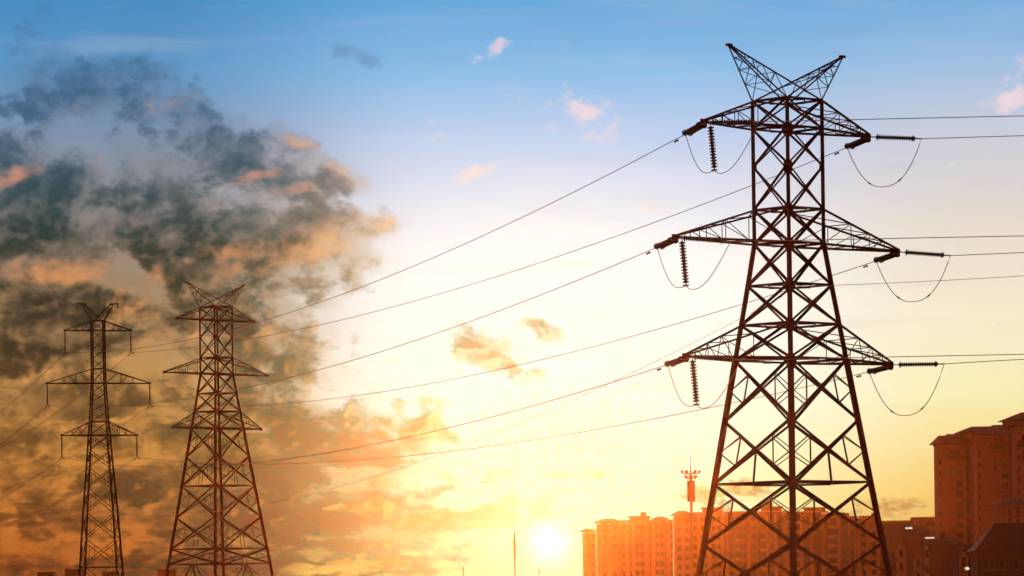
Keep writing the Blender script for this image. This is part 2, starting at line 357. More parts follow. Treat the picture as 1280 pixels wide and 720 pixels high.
# ------------------------------------------------------------------ builders
def tag(o, label=None, cat=None, group=None, kind=None):
    for k, v in (('label', label), ('category', cat), ('group', group), ('kind', kind)):
        if v: o[k] = v
    return o
def empty(name, loc=(0, 0, 0), rz=0.0):
    o = bpy.data.objects.new(name, None); COL.objects.link(o)
    o.empty_display_size = 0.5
    o.location = loc; o.rotation_euler = (0, 0, rz)
    return o
class MB:
    def __init__(self): self.v = []; self.f = []
    def add(self, vs, fs):
        k = len(self.v); self.v += [tuple(x) for x in vs]; self.f += [tuple(i + k for i in f) for f in fs]
    def box(self, x0, x1, y0, y1, z0, z1):
        self.add([(x0, y0, z0), (x1, y0, z0), (x1, y1, z0), (x0, y1, z0), (x0, y0, z1), (x1, y0, z1), (x1, y1, z1), (x0, y1, z1)],
                 [(3, 2, 1, 0), (4, 5, 6, 7), (0, 1, 5, 4), (1, 2, 6, 5), (2, 3, 7, 6), (3, 0, 4, 7)])
    def angle(self, p, q, w, up=None):
        """an L-section steel angle from p to q, flange width w"""
        p, q = Vector(p), Vector(q); d = q - p
        if d.length < 1e-5: return
        d.normalize()
        a = Vector(up) if up is not None else Vector((0, 0, 1))
        if abs(a.normalized().dot(d)) > 0.95: a = Vector((1, 0.3, 0))
        x = d.cross(a).normalized(); y = d.cross(x).normalized()
        t = max(w * 0.16, 0.012); h = w * 0.30
        sec = [(-h, -h), (w - h, -h), (w - h, t - h), (t - h, t - h), (t - h, w - h), (-h, w - h)]
        vs = [p + x * s + y * r for s, r in sec] + [q + x * s + y * r for s, r in sec]
        fs = [(i, (i + 1) % 6, (i + 1) % 6 + 6, i + 6) for i in range(6)]
        fs += [(3, 2, 1, 0), (5, 4, 3, 0), (6, 7, 8, 9), (6, 9, 10, 11)]
        self.add(vs, fs)
    def tube(self, pts, r, n=6, r2=None):
        pts = [Vector(p) for p in pts]
        rings = []
        for i, p in enumerate(pts):
            d = (pts[min(i + 1, len(pts) - 1)] - pts[max(i - 1, 0)]).normalized()
            a = Vector((0, 0, 1)) if abs(d.z) < 0.9 else Vector((1, 0, 0))
            x = d.cross(a).normalized(); y = d.cross(x)
            rr = r if r2 is None else r + (r2 - r) * i / (len(pts) - 1)
            rings.append([p + (x * math.cos(k * 2 * math.pi / n) + y * math.sin(k * 2 * math.pi / n)) * rr for k in range(n)])
        vs = [v for ring in rings for v in ring]
        fs = []
        for i in range(len(pts) - 1):
            for k in range(n):
                fs.append((i * n + k, i * n + (k + 1) % n, (i + 1) * n + (k + 1) % n, (i + 1) * n + k))
        fs.append(tuple(range(n - 1, -1, -1))); fs.append(tuple(range((len(pts) - 1) * n, len(pts) * n)))
        self.add(vs, fs)
    def lathe(self, prof, p, d, n=12):
        """profile of (r, s) along axis d from p"""
        p = Vector(p); d = Vector(d).normalized()
        a = Vector((0, 0, 1)) if abs(d.z) < 0.9 else Vector((1, 0, 0))
        x = d.cross(a).normalized(); y = d.cross(x)
        vs = []
        for r, s in prof:
            for k in range(n):
                an = k * 2 * math.pi / n
                vs.append(p + d * s + (x * math.cos(an) + y * math.sin(an)) * r)
        fs = []
        for i in range(len(prof) - 1):
            for k in range(n):
                fs.append((i * n + k, i * n + (k + 1) % n, (i + 1) * n + (k + 1) % n, (i + 1) * n + k))
        fs.append(tuple(range(n - 1, -1, -1))); fs.append(tuple(range((len(prof) - 1) * n, len(prof) * n)))
        self.add(vs, fs)
    def torus(self, c, d, Rr, r, n=20, m=6):
        c = Vector(c); d = Vector(d).normalized()
        a = Vector((0, 0, 1)) if abs(d.z) < 0.9 else Vector((1, 0, 0))
        x = d.cross(a).normalized(); y = d.cross(x)
        vs = []
        for i in range(n):
            an = i * 2 * math.pi / n; e = x * math.cos(an) + y * math.sin(an)
            for k in range(m):
                b = k * 2 * math.pi / m
                vs.append(c + e * (Rr + r * math.cos(b)) + d * (r * math.sin(b)))
        fs = [(i * m + k, ((i + 1) % n) * m + k, ((i + 1) % n) * m + (k + 1) % m, i * m + (k + 1) % m) for i in range(n) for k in range(m)]
        self.add(vs, fs)
    def mesh(self, name, mat):
        me = bpy.data.meshes.new(name); me.from_pydata(self.v, [], self.f)
        me.materials.append(mat)
        bm = bmesh.new(); bm.from_mesh(me); bmesh.ops.recalc_face_normals(bm, faces=bm.faces); bm.to_mesh(me); bm.free()
        return me
    def build(self, name, mat, parent=None, loc=None):
        o = bpy.data.objects.new(name, self.mesh(name, mat)); COL.objects.link(o)
        if parent is not None: o.parent = parent
        if loc is not None: o.location = loc
        return o
def link_copy(o, parent):
    c = o.copy(); COL.objects.link(c); c.parent = parent
    return c

# ------------------------------------------------------------------ ground and haze
g = MB(); g.add([(-1500, -300, 0), (1500, -300, 0), (1500, 1510, 0), (-1500, 1510, 0)], [(0, 1, 2, 3)])
tag(g.build('ground', SOIL), kind='structure')
hz = MB(); hz.box(-1550, 1550, -350, AIR_FAR, -1.0, AIR_TOP)
ho = hz.build('haze', STEEL)
hm = bpy.data.materials.new('haze_air'); hm.use_nodes = True
hn = hm.node_tree; hn.nodes.clear()
pv = hn.nodes.new('ShaderNodeVolumePrincipled'); om = hn.nodes.new('ShaderNodeOutputMaterial')
pv.inputs['Color'].default_value = (*AIR_C, 1)
pv.inputs['Density'].default_value = AIR_D
pv.inputs['Anisotropy'].default_value = AIR_G
hn.links.new(pv.outputs[0], om.inputs['Volume'])
ho.data.materials.clear(); ho.data.materials.append(hm)
tag(ho, kind='stuff')

# ------------------------------------------------------------------ strain towers (near, and its twin behind)
def lerp(a, b, t): return Vector(a) + (Vector(b) - Vector(a)) * t
CORN = [(-1, -1), (1, -1), (1, 1), (-1, 1)]
def strain_tower(loc, rz, label, px_m, sc, base, ylev, yarms, ybelt, lower_from, step_leg, s_of, horn_px, arm_px, belts2=()):
    """px_m: pixels per metre at this tower; sc: size of its picture beside the near tower's"""
    root = empty('lattice_tower', loc, rz)
    tag(root, label, 'pylon', 'strain pylons with three crossarm levels')
    hz = HZ - SR * loc[0] * px_m
    zof = lambda y: (hz - y) / px_m + EYE - loc[2]
    zs = [zof(y) for y in ylev] + [base - loc[2]]
    ss = [s_of(y) for y in ylev]
    ss.append(ss[-1] + (ss[-1] - ss[-2]) / (zs[-2] - zs[-3]) * (zs[-1] - zs[-2]))
    def corner(i, k):
        return Vector((CORN[k][0] * ss[i], CORN[k][1] * ss[i], zs[i]))
    n = len(zs)
    for k in range(4):
        m = MB()
        inw = Vector((-CORN[k][0], 0, 0))
        for i in range(n - 1):
            w = 0.13 if i < 4 else (0.17 if i < lower_from else 0.215)
            m.angle(corner(i, k), corner(i + 1, k), w, up=(CORN[k][0], CORN[k][1] * 0.0, 0))
        leg = m.build('leg', STEEL, root)
        if k in step_leg:
            st = MB(); st.tube([(-0.05, -0.05, 0), (0.10, 0.02, 0)] if k else [(0.05, 0.05, 0), (-0.1, 0.02, 0)], 0.016, 5)
            me = st.mesh('step_bolt', STEEL)
            zt, z = zs[1], zs[-1] + 1.5
            cnt = 0
            while z < zt and cnt < 80:
                i = max(j for j in range(n - 1) if zs[j] >= z)
                t = (zs[i] - z) / (zs[i] - zs[i + 1])
                p = lerp(corner(i, k), corner(i + 1, k), t)
                b = bpy.data.objects.new('step_bolt', me); COL.objects.link(b); b.parent = leg; b.location = p
                out = Vector((CORN[k][0], CORN[k][1]))
                z += 0.40; cnt += 1
    # bracing of the four faces
    for fk in range(4):
        a, b = fk, (fk + 1) % 4
        nrm = Vector((CORN[a][0] + CORN[b][0], CORN[a][1] + CORN[b][1], 0)).normalized()
        m = MB()
        for i in range(n - 2 if base is not None else n - 1):
            A0, B0, A1, B1 = corner(i, a), corner(i, b), corner(i + 1, a), corner(i + 1, b)
            big = i >= lower_from
            w = 0.09 if i < 3 else (0.11 if not big else 0.12)
            m.angle(A0, B1, w, up=nrm); m.angle(B0 + nrm * 0.015, A1 + nrm * 0.015, w, up=nrm)
            if big:
                la, lb = lerp(A0, A1, .5), lerp(B0, B1, .5)
                X = (A0 + B1) / 2 if False else lerp(A0, B1, ss[i] / (ss[i] + ss[i + 1]))
                tq = 0.5
                for (L0, L1, lm) in ((A0, A1, la), (B0, B1, lb)):
                    u1, u2 = lerp(L0, X, 0.52), lerp(L1, X, 0.52)
                    m.angle(lm, u1, 0.045, up=nrm); m.angle(lm, u2, 0.045, up=nrm); m.angle(u1, u2, 0.045, up=nrm)
            # gusset plates where the bracing meets the legs
            for cpt, oth in ((A1, B1), (B1, A1)):
                d = (oth - cpt).normalized(); h = 0.16 if i < 6 else 0.25
                c = cpt + d * 0.10 + nrm * 0.02
                m.add([c - d * .14 + Vector((0, 0, h)), c + d * .15 + Vector((0, 0, h * .6)), c + d * .15 - Vector((0, 0, h * .6)), c - d * .14 - Vector((0, 0, h)),
                       c - d * .14 + Vector((0, 0, h)) + nrm * .02, c + d * .15 + Vector((0, 0, h * .6)) + nrm * .02, c + d * .15 - Vector((0, 0, h * .6)) + nrm * .02, c - d * .14 - Vector((0, 0, h)) + nrm * .02],
                      [(0, 1, 2, 3), (7, 6, 5, 4), (0, 4, 5, 1), (1, 5, 6, 2), (2, 6, 7, 3), (3, 7, 4, 0)])
        # splayed foot panel
        A0, B0, A1, B1 = corner(n - 2, a), corner(n - 2, b), corner(n - 1, a), corner(n - 1, b)
        mid = (A0 + B0) / 2
        m.angle(mid, A1, 0.11, up=nrm); m.angle(mid, B1, 0.11, up=nrm)
        for t in (.33, .66):
            m.angle(lerp(A0, A1, t), lerp(mid, A1, t), 0.05, up=nrm); m.angle(lerp(B0, B1, t), lerp(mid, B1, t), 0.05, up=nrm)
            m.angle(lerp(A0, A1, t), lerp(mid, A1, max(0, t - .33)), 0.05, up=nrm); m.angle(lerp(B0, B1, t), lerp(mid, B1, max(0, t - .33)), 0.05, up=nrm)
        m.build('bracing', STEEL, root)
    # horizontal belts with plan bracing
    for y in ybelt:
        i = ylev.index(y)
        m = MB()
        c = [corner(i, k) for k in range(4)]
        mids = [(c[k] + c[(k + 1) % 4]) / 2 for k in range(4)]
        for k in range(4):
            m.angle(c[k] + Vector((0, 0, .02)), c[(k + 1) % 4] + Vector((0, 0, .02)), 0.10)
            m.angle(mids[k] + Vector((0, 0, -.03)), mids[(k + 1) % 4] + Vector((0, 0, -.03)), 0.07)
            if ss[i] > 2.2:        # hangers from the crossing of the bracing above
                X = lerp(corner(i - 1, k), corner(i, (k + 1) % 4), ss[i - 1] / (ss[i] + ss[i - 1]))
                m.angle(X, mids[k], 0.05)
        m.build('belt', STEEL, root)
    # crossarms
    tips = {}
    for lev, (yt, yb) in enumerate(yarms):
        it, ib = ylev.index(yt), ylev.index(yb)
        for side in (-1, 1):
            L = arm_px[lev] / px_m
            arm = MB(); lac = MB()
            tip = Vector((side * L, 0, zs[ib]))
            T, B = [], []
            for sy in (-1, 1):
                t0 = Vector((side * ss[it], sy * ss[it], zs[it])); b0 = Vector((side * ss[ib], sy * ss[ib], zs[ib]))
                te = tip + Vector((0, sy * .10, .06)); be = tip + Vector((0, sy * .10, 0))
                arm.angle(t0, te, 0.085, up=(0, 0, 1)); arm.angle(b0, be, 0.105, up=(0, 0, 1))
                T.append((t0, te)); B.append((b0, be))
            ts = [.0, .36, .60, .80]
            for j in range(1, 4):
                for (t0, te), (b0, be) in zip(T, B):
                    tb = lambda t: lerp(t0, te, t)
                    bb = lambda t: lerp(b0, be, t)
                    lac.angle(tb(ts[j]), bb(ts[j]), 0.032)
                    lac.angle(tb(ts[j]) , bb(ts[j - 1] if j > 1 else .0), 0.032)
                lac.angle(lerp(*B[0], ts[j]), lerp(*B[1], ts[j]), 0.05)
                lac.angle(lerp(*B[0], ts[j - 1]), lerp(*B[1], ts[j]), 0.05)
                lac.angle(lerp(*T[0], ts[j]), lerp(*T[1], ts[j]), 0.045)
                lac.angle(lerp(*T[1], ts[j - 1]), lerp(*T[0], ts[j]), 0.045)
            arm.angle(lerp(*B[0], 0), lerp(*B[1], 0), 0.10)
            arm.angle(lerp(*T[0], 0), lerp(*T[1], 0), 0.09)
            arm.box(tip.x - .22, tip.x + .16, -.15, .15, tip.z - .05, tip.z - .02)
            arm.box(tip.x - .22, tip.x + .16, -.02, .02, tip.z - .14, tip.z + .12)
            a = arm.build('crossarm', STEEL, root)
            lac.build('lacing', STEEL, a)
            tips[(lev, side)] = tip
    # the two earth-wire horns
    Lh, rise = horn_px[0] * 1.04 / px_m, horn_px[1] / px_m
    for side in (-1, 1):
        m = MB(); lac = MB()
        ap = Vector((side * Lh, 0, zs[0] + rise))
        O, I = [], []
        for sy in (-1, 1):
            o0 = Vector((side * ss[0], sy * ss[0], zs[0])); i0 = Vector((-side * ss[0], sy * ss[0], zs[0]))
            e = ap + Vector((0, sy * .05, 0))
            m.angle(o0, e, 0.075); m.angle(i0, e, 0.085)
            O.append((o0, e)); I.append((i0, e))
        m.box(ap.x - .16, ap.x + .16, -.09, .09, ap.z - .06, ap.z + .06)
        h = m.build('earth_wire_horn', STEEL, root)
        ts = [0, .30, .56, .78]
        for j in range(1, 4):
            for q_ in (0, 1):
                fi = lambda t: lerp(*I[q_], .36 + .64 * t)
                lac.angle(lerp(*O[q_], ts[j]), fi(ts[j] * .8), 0.032)
                lac.angle(lerp(*O[q_], ts[j - 1]), fi(ts[j] * .8), 0.032)
            lac.angle(lerp(*O[0], ts[j]), lerp(*O[1], ts[j]), 0.032)
            lac.angle(lerp(*O[0], ts[j - 1]), lerp(*O[1], ts[j]), 0.032)
            lac.angle(lerp(*I[0], .3 + .7 * ts[j]), lerp(*I[1], .3 + .7 * ts[j]), 0.032)
            lac.angle(lerp(*I[1], .3 + .7 * ts[j - 1]), lerp(*I[0], .3 + .7 * ts[j]), 0.032)
        lac.build('lacing', STEEL, h)
    M_ = Matrix.Translation(loc) @ Matrix.Rotation(rz, 4, 'Z')
    return root, {k: M_ @ v for k, v in tips.items()}, M_

P1 = 26.0; D1 = F / P1
u1, _ = ang(988, 430)
T1 = Vector((u1 / P1, D1, 0))
hd1 = lambda y: (43.2 if y <= 305 else 42.6 + .1835 * (y - 305)) / P1 / math.sqrt(2)
RZ1 = R(41.4)
tower1, tips1, M1 = strain_tower(T1, RZ1, 'largest steel lattice pylon, in front of the apartment row at right', P1, 1.0, 0.0,
    [126, 161, 208, 262, 305, 357, 406, 450, 526, 604, 680, 757], [(126, 161), (262, 305), (406, 450)], [126, 161, 262, 305, 357, 406, 450, 604, 757], 7, (1, 2),
    hd1, (96, 62.5), (145, 196, 181))
P2 = 26.0 * .468; D2 = F / P2
u2, _ = ang(271, 480)
T2 = Vector((u2 / P2, D2, 0))
y2 = lambda y: 383.6 + (y - 126) * .468
L2 = [126, 161, 208, 262, 305, 357, 406, 450, 526, 604, 688, 772]
Y2 = [round(y2(y), 2) for y in L2] + [705.0]
s2 = lambda y: hd1(126 + (y - 383.6) / .468) * 1.0
tower2, tips2, M2 = strain_tower(T2, R(44.2), 'mid-sized lattice pylon standing right of the smaller pylon with hanging insulators', P2, .468, 0.0,
    Y2, [(Y2[0], Y2[1]), (Y2[3], Y2[4]), (Y2[6], Y2[7])], [Y2[0], Y2[1], Y2[3], Y2[4], Y2[5], Y2[6], Y2[7], Y2[9], Y2[11], Y2[12]], 7, (1,),
    s2, (96 * .468, 62.5 * .468), (134 * .468, 180 * .468, 154 * .468))

# ------------------------------------------------------------------ suspension tower (smallest)
P3 = 13.0; D3 = F / P3
u3, _ = ang(123.5, 500)
T3 = Vector((u3 / P3, D3, 0)); RZ3 = R(14)
def suspension_tower():
    root = empty('lattice_tower', T3, RZ3)
    tag(root, 'smallest and slimmest lattice pylon, leftmost, with insulators hanging from its arm tips', 'pylon')
    yl = [401, 413, 425, 437, 449, 461, 479, 491, 503, 515, 527, 544, 563, 585, 611, 641, 674, 709, 748, 790]
    zz = lambda y: (HZ - SR * T3.x * P3 - y) / P3 + EYE
    def sw(y):
        pts = [(380, 19), (472, 19.5), (527, 26.5), (544, 29.5), (585, 36.5), (641, 47), (720, 59), (800, 71)]
        for (a, b), (c, d) in zip(pts, pts[1:]):
            if y <= c: return (b + (d - b) * (y - a) / (c - a)) / 1.212 / 2 / P3
        return pts[-1][1] / 1.212 / 2 / P3
    zs = [zz(y) for y in yl]; zs[-1] = 0; ss = [sw(y) for y in yl]
    cn = lambda i, k: Vector((CORN[k][0] * ss[i], CORN[k][1] * ss[i], zs[i]))
    n = len(zs)
    for k in range(4):
        m = MB()
        for i in range(n - 1): m.angle(cn(i, k), cn(i + 1, k), 0.13 if i < 11 else 0.155, up=(CORN[k][0], 0, 0))
        m.build('leg', STEEL2, root)
    for fk in range(4):
        a, b = fk, (fk + 1) % 4
        nrm = Vector((CORN[a][0] + CORN[b][0], CORN[a][1] + CORN[b][1], 0)).normalized()
        m = MB()
        for i in range(n - 1):
            w = .05 if i < 11 else .06
            A0, B0, A1, B1 = cn(i, a), cn(i, b), cn(i + 1, a), cn(i + 1, b)
            m.angle(A0, B1, w, up=nrm); m.angle(B0 + nrm * .012, A1 + nrm * .012, w, up=nrm)
            if i >= 11:
                X = lerp(A0, B1, ss[i] / (ss[i] + ss[i + 1]))
                for L0, L1 in ((A0, A1), (B0, B1)):
                    lm = lerp(L0, L1, .5); p, q_ = lerp(L0, X, .5), lerp(L1, X, .5)
                    m.angle(lm, p, .035, up=nrm); m.angle(lm, q_, .035, up=nrm); m.angle(p, q_, .035, up=nrm)
        m.build('bracing', STEEL2, root)
    for y in (401, 413, 461, 479, 527, 544, 709):
        i = yl.index(y); m = MB()
        for k in range(4): m.angle(cn(i, k) + Vector((0, 0, .015)), cn(i, (k + 1) % 4) + Vector((0, 0, .015)), .085)
        m.angle(cn(i, 0), cn(i, 2), .05); m.angle(cn(i, 1), cn(i, 3), .05)
        m.build('belt', STEEL2, root)
    tips = {}
    for lev, (yt, yb, L) in enumerate(((401, 413, 41.4), (461, 479, 64.5), (527, 544, 47.2))):
        it, ib = yl.index(yt), yl.index(yb)
        for side in (-1, 1):
            tip = Vector((side * L / P3, 0, zs[ib])); m = MB(); lac = MB(); T, B = [], []
            for sy in (-1, 1):
                t0 = Vector((side * ss[it], sy * ss[it], zs[it])); b0 = Vector((side * ss[ib], sy * ss[ib], zs[ib]))
                te, be = tip + Vector((0, sy * .07, .05)), tip + Vector((0, sy * .07, 0))
                m.angle(t0, te, .075); m.angle(b0, be, .10); T.append((t0, te)); B.append((b0, be))
            for a_, b_ in ((.36, .0), (.62, .36)):
                for tt, bb in zip(T, B):
                    lac.angle(lerp(*tt, a_), lerp(*bb, a_), .04); lac.angle(lerp(*tt, b_), lerp(*bb, a_), .04) if lev != 1 else lac.angle(lerp(*tt, a_ * .8), lerp(*bb, b_), .04)
                lac.angle(lerp(*B[0], b_), lerp(*B[1], a_), .045); lac.angle(lerp(*B[0], a_), lerp(*B[1], a_), .045)
            m.box(tip.x - .12, tip.x + .12, -.10, .10, tip.z - .09, tip.z + .09)
            arm = m.build('crossarm', STEEL2, root); lac.build('lacing', STEEL2, arm)
            tips[(lev, side)] = tip + Vector((0, 0, -.09))
    for side in (-1, 1):
        m = MB(); lac = MB(); O, I = [], []
        for sy in (-1, 1):
            o0 = Vector((side * ss[0], sy * ss[0], zs[0])); i0 = Vector((-side * ss[0] * .55, sy * ss[0], zs[0]))
            oe = Vector((side * 1.50, sy * .12, zz(382.5))); ie = Vector((side * 1.22, sy * .12, zz(379.8)))
            m.angle(o0, oe, .075); m.angle(i0, ie, .075); O.append((o0, oe)); I.append((i0, ie))
        for sy in (0, 1):
            for t0_, t1_ in ((.1, .45), (.45, .75), (.75, 1)):
                lac.angle(lerp(*O[sy], t0_), lerp(*I[sy], .3 + .7 * t1_), .04); lac.angle(lerp(*O[sy], t1_), lerp(*I[sy], .3 + .7 * t1_), .04)
        m.angle((side * 1.16, -.12, zz(379.6)), (side * 2.02, -.04, zz(379.4)), .11); m.angle((side * 1.16, .12, zz(379.6)), (side * 2.02, .04, zz(379.4)), .11)
        m.box(*sorted((side * 1.15, side * 1.62)), -.12, .12, zz(381.2), zz(379.4))
        h = m.build('earth_wire_horn', STEEL2, root); lac.build('lacing', STEEL2, h)
        fit = MB(); fit.tube([(side * 1.95, 0, zz(380)), (side * 1.95, 0, zz(383))], .03, 6); fit.tube([(side * 2.02, -.1, zz(383)), (side * 1.9, .1, zz(384))], .06, 6)
        fit.build('earth_wire_clamp', STEEL2, h)
    M_ = Matrix.Translation(T3) @ Matrix.Rotation(RZ3, 4, 'Z')
    return root, {k: M_ @ v for k, v in tips.items()}
tower3, tips3 = suspension_tower()

# ------------------------------------------------------------------ insulators
def disc_profile(n, pitch, r):
    pr = [(r * .22, 0)]
    for i in range(n):
        z = i * pitch
        pr += [(r * .45, z + pitch * .10), (r * .60, z + pitch * .22), (r, z + pitch * .36), (r * .98, z + pitch * .70), (r * .55, z + pitch * .80), (r * .42, z + pitch * .96)]
    return pr
def hanging_string(p, length, n, r, label, group, lean=Vector((0, 0, -1))):
    root = empty('insulator_string', p); tag(root, label, 'insulator', group)
    d = Vector(lean).normalized(); pitch = (length - .22) / n
    m = MB(); m.lathe(disc_profile(n, pitch, r), d * .10, d, 12); m.build('disc_stack', DISC, root)
    c = MB(); c.tube([(0, 0, 0), d * .13], .03, 6); c.torus(d * .02, (1, 0, 0), .05, .016, 12, 5); c.build('shackle', RING, root)
    e = MB(); b = d * (length - .12); e.tube([b, d * length], .035, 6); e.box(b.x - .14, b.x + .14, b.y - .05, b.y + .05, b.z - .13, b.z - .06); e.build('clamp', RING, root)
    return Vector(p) + d * length
def tension_string(p, d, length, label, group, n=17, r=.11, gap=.13):
    """two disc strings side by side between yoke plates, pulled along d"""
    p = Vector(p); d = Vector(d).normalized()
    root = empty('insulator_string', p); tag(root, label, 'insulator', group)
    side = d.cross(Vector((0, 0, 1))).normalized(); up = side.cross(d)
    lead = .32; tail = .30; L = length - lead - tail; pitch = L / n
    for s in (-1, 1):
        m = MB(); m.lathe(disc_profile(n, pitch, r), d * lead + side * gap * s, d, 12); m.build('disc_stack', DISC, root)
    for s0, s1, nm in ((0.0, lead, 'link_hardware'), (length - tail, length, 'link_hardware')):
        m = MB()
        a, b = d * s0, d * s1
        if s0 == 0.0:
            m.tube([a, d * (lead - .12)], .03, 6); c = d * (lead - .06)
        else:
            m.tube([d * (length - tail + .06), b], .035, 6); c = d * (length - tail + .05)
        q = [c - side * (gap + .06) - d * .05, c + side * (gap + .06) - d * .05, c + side * (gap + .06) + d * .05, c - side * (gap + .06) + d * .05]
        m.add([v - up * .015 for v in q] + [v + up * .015 for v in q], [(3, 2, 1, 0), (4, 5, 6, 7), (0, 1, 5, 4), (1, 2, 6, 5), (2, 3, 7, 6), (3, 0, 4, 7)])
        m.build(nm, RING, root)
    for s in (-1, 1):
        m = MB(); m.torus(d * (lead + .08) + side * gap * s, d, .125, .028, 18, 6); m.build('grading_ring', DISC, root)
        m = MB(); m.torus(d * (length - tail - .12) + side * gap * s, d, .14, .02, 18, 6); m.build('grading_ring', RING, root)
    return p + d * length

LEVEL = ['top', 'middle', 'lowest']
T4OFF = {}
def project(w):
    w = Vector(w); X, Z = w.x * F / w.y, (w.z - EYE) * F / w.y
    return 640 + CR * X - SR * Z, HZ - (SR * X + CR * Z)
def span_points(a, b, sag, n=48):
    out = []
    for i in range(n + 1):
        t = i / n; p = lerp(a, b, t); p.z -= 4 * sag * t * (1 - t); out.append(p)
    return out
def sag_through(a, b, px, py):
    """the sag that carries a span a-b past a seen point"""
    best = min((i / 2000 for i in range(1, 2000)), key=lambda t: abs(project(lerp(a, b, t))[0] - px - SR * 0))
    p = lerp(a, b, best); tgt = at(px, py, p.y)
    return (p.z - tgt.z) / (4 * best * (1 - best))
def damper(parent, p, d, s=1.0):
    d = Vector(d).normalized(); m = MB(); c = Vector(p) - Vector((0, 0, .10 * s))
    m.tube([Vector(p), c], .018 * s, 5); m.tube([c - d * .22 * s, c + d * .22 * s], .014 * s, 5)
    for k in (-1, 1): m.tube([c + d * .15 * s * k, c + d * .26 * s * k], .05 * s, 7)
    return m.build('vibration_damper', DISC, parent)
def conductor(a, b, sag, r, label, group, mat=WIRE, dampers=(), name='power_line', cat='power line', ds=1.0):
    pts = span_points(a, b, sag)
    m = MB(); m.tube(pts, r, 6)
    o = m.build(name, mat); tag(o, label, cat, group)
    for dist in dampers:                       # metres from a (positive) or from b (negative)
        q = pts if dist > 0 else pts[::-1]; L = abs(dist); p = q[0]
        acc = 0
        for i in range(len(q) - 1):
            seg = (q[i + 1] - q[i]).length
            if acc + seg >= L:
                p = lerp(q[i], q[i + 1], (L - acc) / seg); damper(o, p, q[i + 1] - q[i], ds); break
            acc += seg
    return o

susp = {}
for (lev, side), p in sorted(tips3.items()):
    susp[(lev, side)] = hanging_string(p, 2.05, 15, .085, 'insulator string hanging under the %s tip of the %s arm of the smallest pylon' % ('left' if side < 0 else 'right', LEVEL[lev]), 'insulator strings hanging from the smallest pylon')

# where each span towards the smallest pylon passes in the photo
SEEN = {(0, -1): (555.6, 316), (0, 1): (555.6, 365.4), (1, -1): (555.6, 413), (1, 1): (555.6, 476), (2, -1): (555.6, 536), (2, 1): (555.6, 565)}
FAR4 = Vector((-63, 300, 0))
EAST = {(0, -1): 145, (0, 1): 169.8, (1, -1): 295, (1, 1): 316, (2, -1): 443, (2, 1): 449.5}
sd = {-1: 'near', 1: 'far'}; sl_ = {-1: 'left', 1: 'right'}
for lev in range(3):
    for side in (-1, 1):
        tip = tips1[(lev, side)]
        tgt = susp[(lev, side)]
        # first guess of the span, then hang the string along its end slope
        s0 = sag_through(tip, tgt, *SEEN[(lev, side)])
        w = (tgt - tip); slope = w.copy(); slope.z -= 4 * s0
        tipa = tip + Vector((0, 0, -.12))
        e = tension_string(tipa, slope, 3.2, 'double insulator string pulled leftwards from the %s tip of the largest pylon\'s %s arm' % (sl_[side], LEVEL[lev]), 'strain insulators on the largest pylon')
        s1 = sag_through(e, tgt, *SEEN[(lev, side)])
        conductor(e, tgt, s1, .019, '%s wire from the %s arm tip of the largest pylon to the smallest pylon' % (LEVEL[lev], sl_[side]), 'power lines between the largest and the smallest pylon', dampers=(1.6, -1.2))
        # eastward span
        endp = at(1420, EAST[(lev, side)] - 2, tip.y - 2)
        dE = endp - tip
        sy_ = at(project(tip)[0] + 62, EAST[(lev, side)] + (2.6 if side > 0 else 6), tip.y - .2).z
        dE = Vector((2.6, -.15, min(0.0, sy_ - tip.z)))
        eE = tension_string(tip + Vector((.05, 0, -.04)), dE, 2.55, 'double insulator string pulled rightwards from the %s tip of the largest pylon\'s %s arm' % (sl_[side], LEVEL[lev]), 'strain insulators on the largest pylon')
        far = eE + (endp - eE) * 3.2; far.z = endp.z + (endp.z - eE.z) * .2
        sE = sag_through(eE, far, 1272, EAST[(lev, side)])
        conductor(eE, far, sE, .020, '%s wire leaving the picture rightwards from the %s arm of the largest pylon' % (LEVEL[lev], sl_[side]), 'power lines running right from the largest pylon')
        # jumper loop
        jm = MB()
        if side > 0:
            lo = (e + eE) / 2; lo.z = min(e.z, eE.z) - 2.05
            a, b = e.copy(), eE.copy(); pts = []
            for i in range(33):
                t = i / 32; p = lerp(a, b, t); k = 1 - abs(2 * t - 1) ** 2.4
                p.z -= k * (2.15 if lev < 2 else 2.35); pts.append(p)
        else:
            hs = tip + Vector((.32, .28, -.10))
            bot = hanging_string(hs, 2.2, 14, .16, 'hanging insulator string holding the jumper under the left tip of the largest pylon\'s %s arm' % LEVEL[lev], 'jumper insulators on the largest pylon', lean=(.08, .04, -1))
            pts = []
            for i in range(17):
                t = i / 16; p = lerp(e, bot, t); p.z -= .95 * math.sin(math.pi * t ** 1.0) * (1 - .25 * t) * 1.0; pts.append(p)
            for i in range(1, 21):
                t = i / 20; p = lerp(bot, eE, t); p.z -= .75 * math.sin(math.pi * t ** .8); pts.append(p)
        jm.tube(pts, .019, 6)
        j = jm.build('jumper_wire', WIRE)
        tag(j, ('loop of jumper wire hanging under the %s tip of the largest pylon\'s %s arm' if side > 0 else 'jumper wire looping past the hanging insulator under the %s tip of the %s arm') % (sl_[side], LEVEL[lev]), 'jumper wire', 'jumper wires on the largest pylon')
        if side > 0:
            for kk in (9, 22):
                sp = MB(); sp.tube([pts[kk], pts[kk + 1]], .04, 6); sp.build('spacer', RING, j)
        # on beyond the smallest pylon
        e4 = tgt + FAR4; e4.z = tgt.z - 1.0
        conductor(tgt, e4, 2.9 if lev else 3.2, .022, '%s wire descending leftwards from the %s side of the smallest pylon' % (LEVEL[lev], sl_[side]), 'power lines descending left from the smallest pylon', dampers=(1.6,))

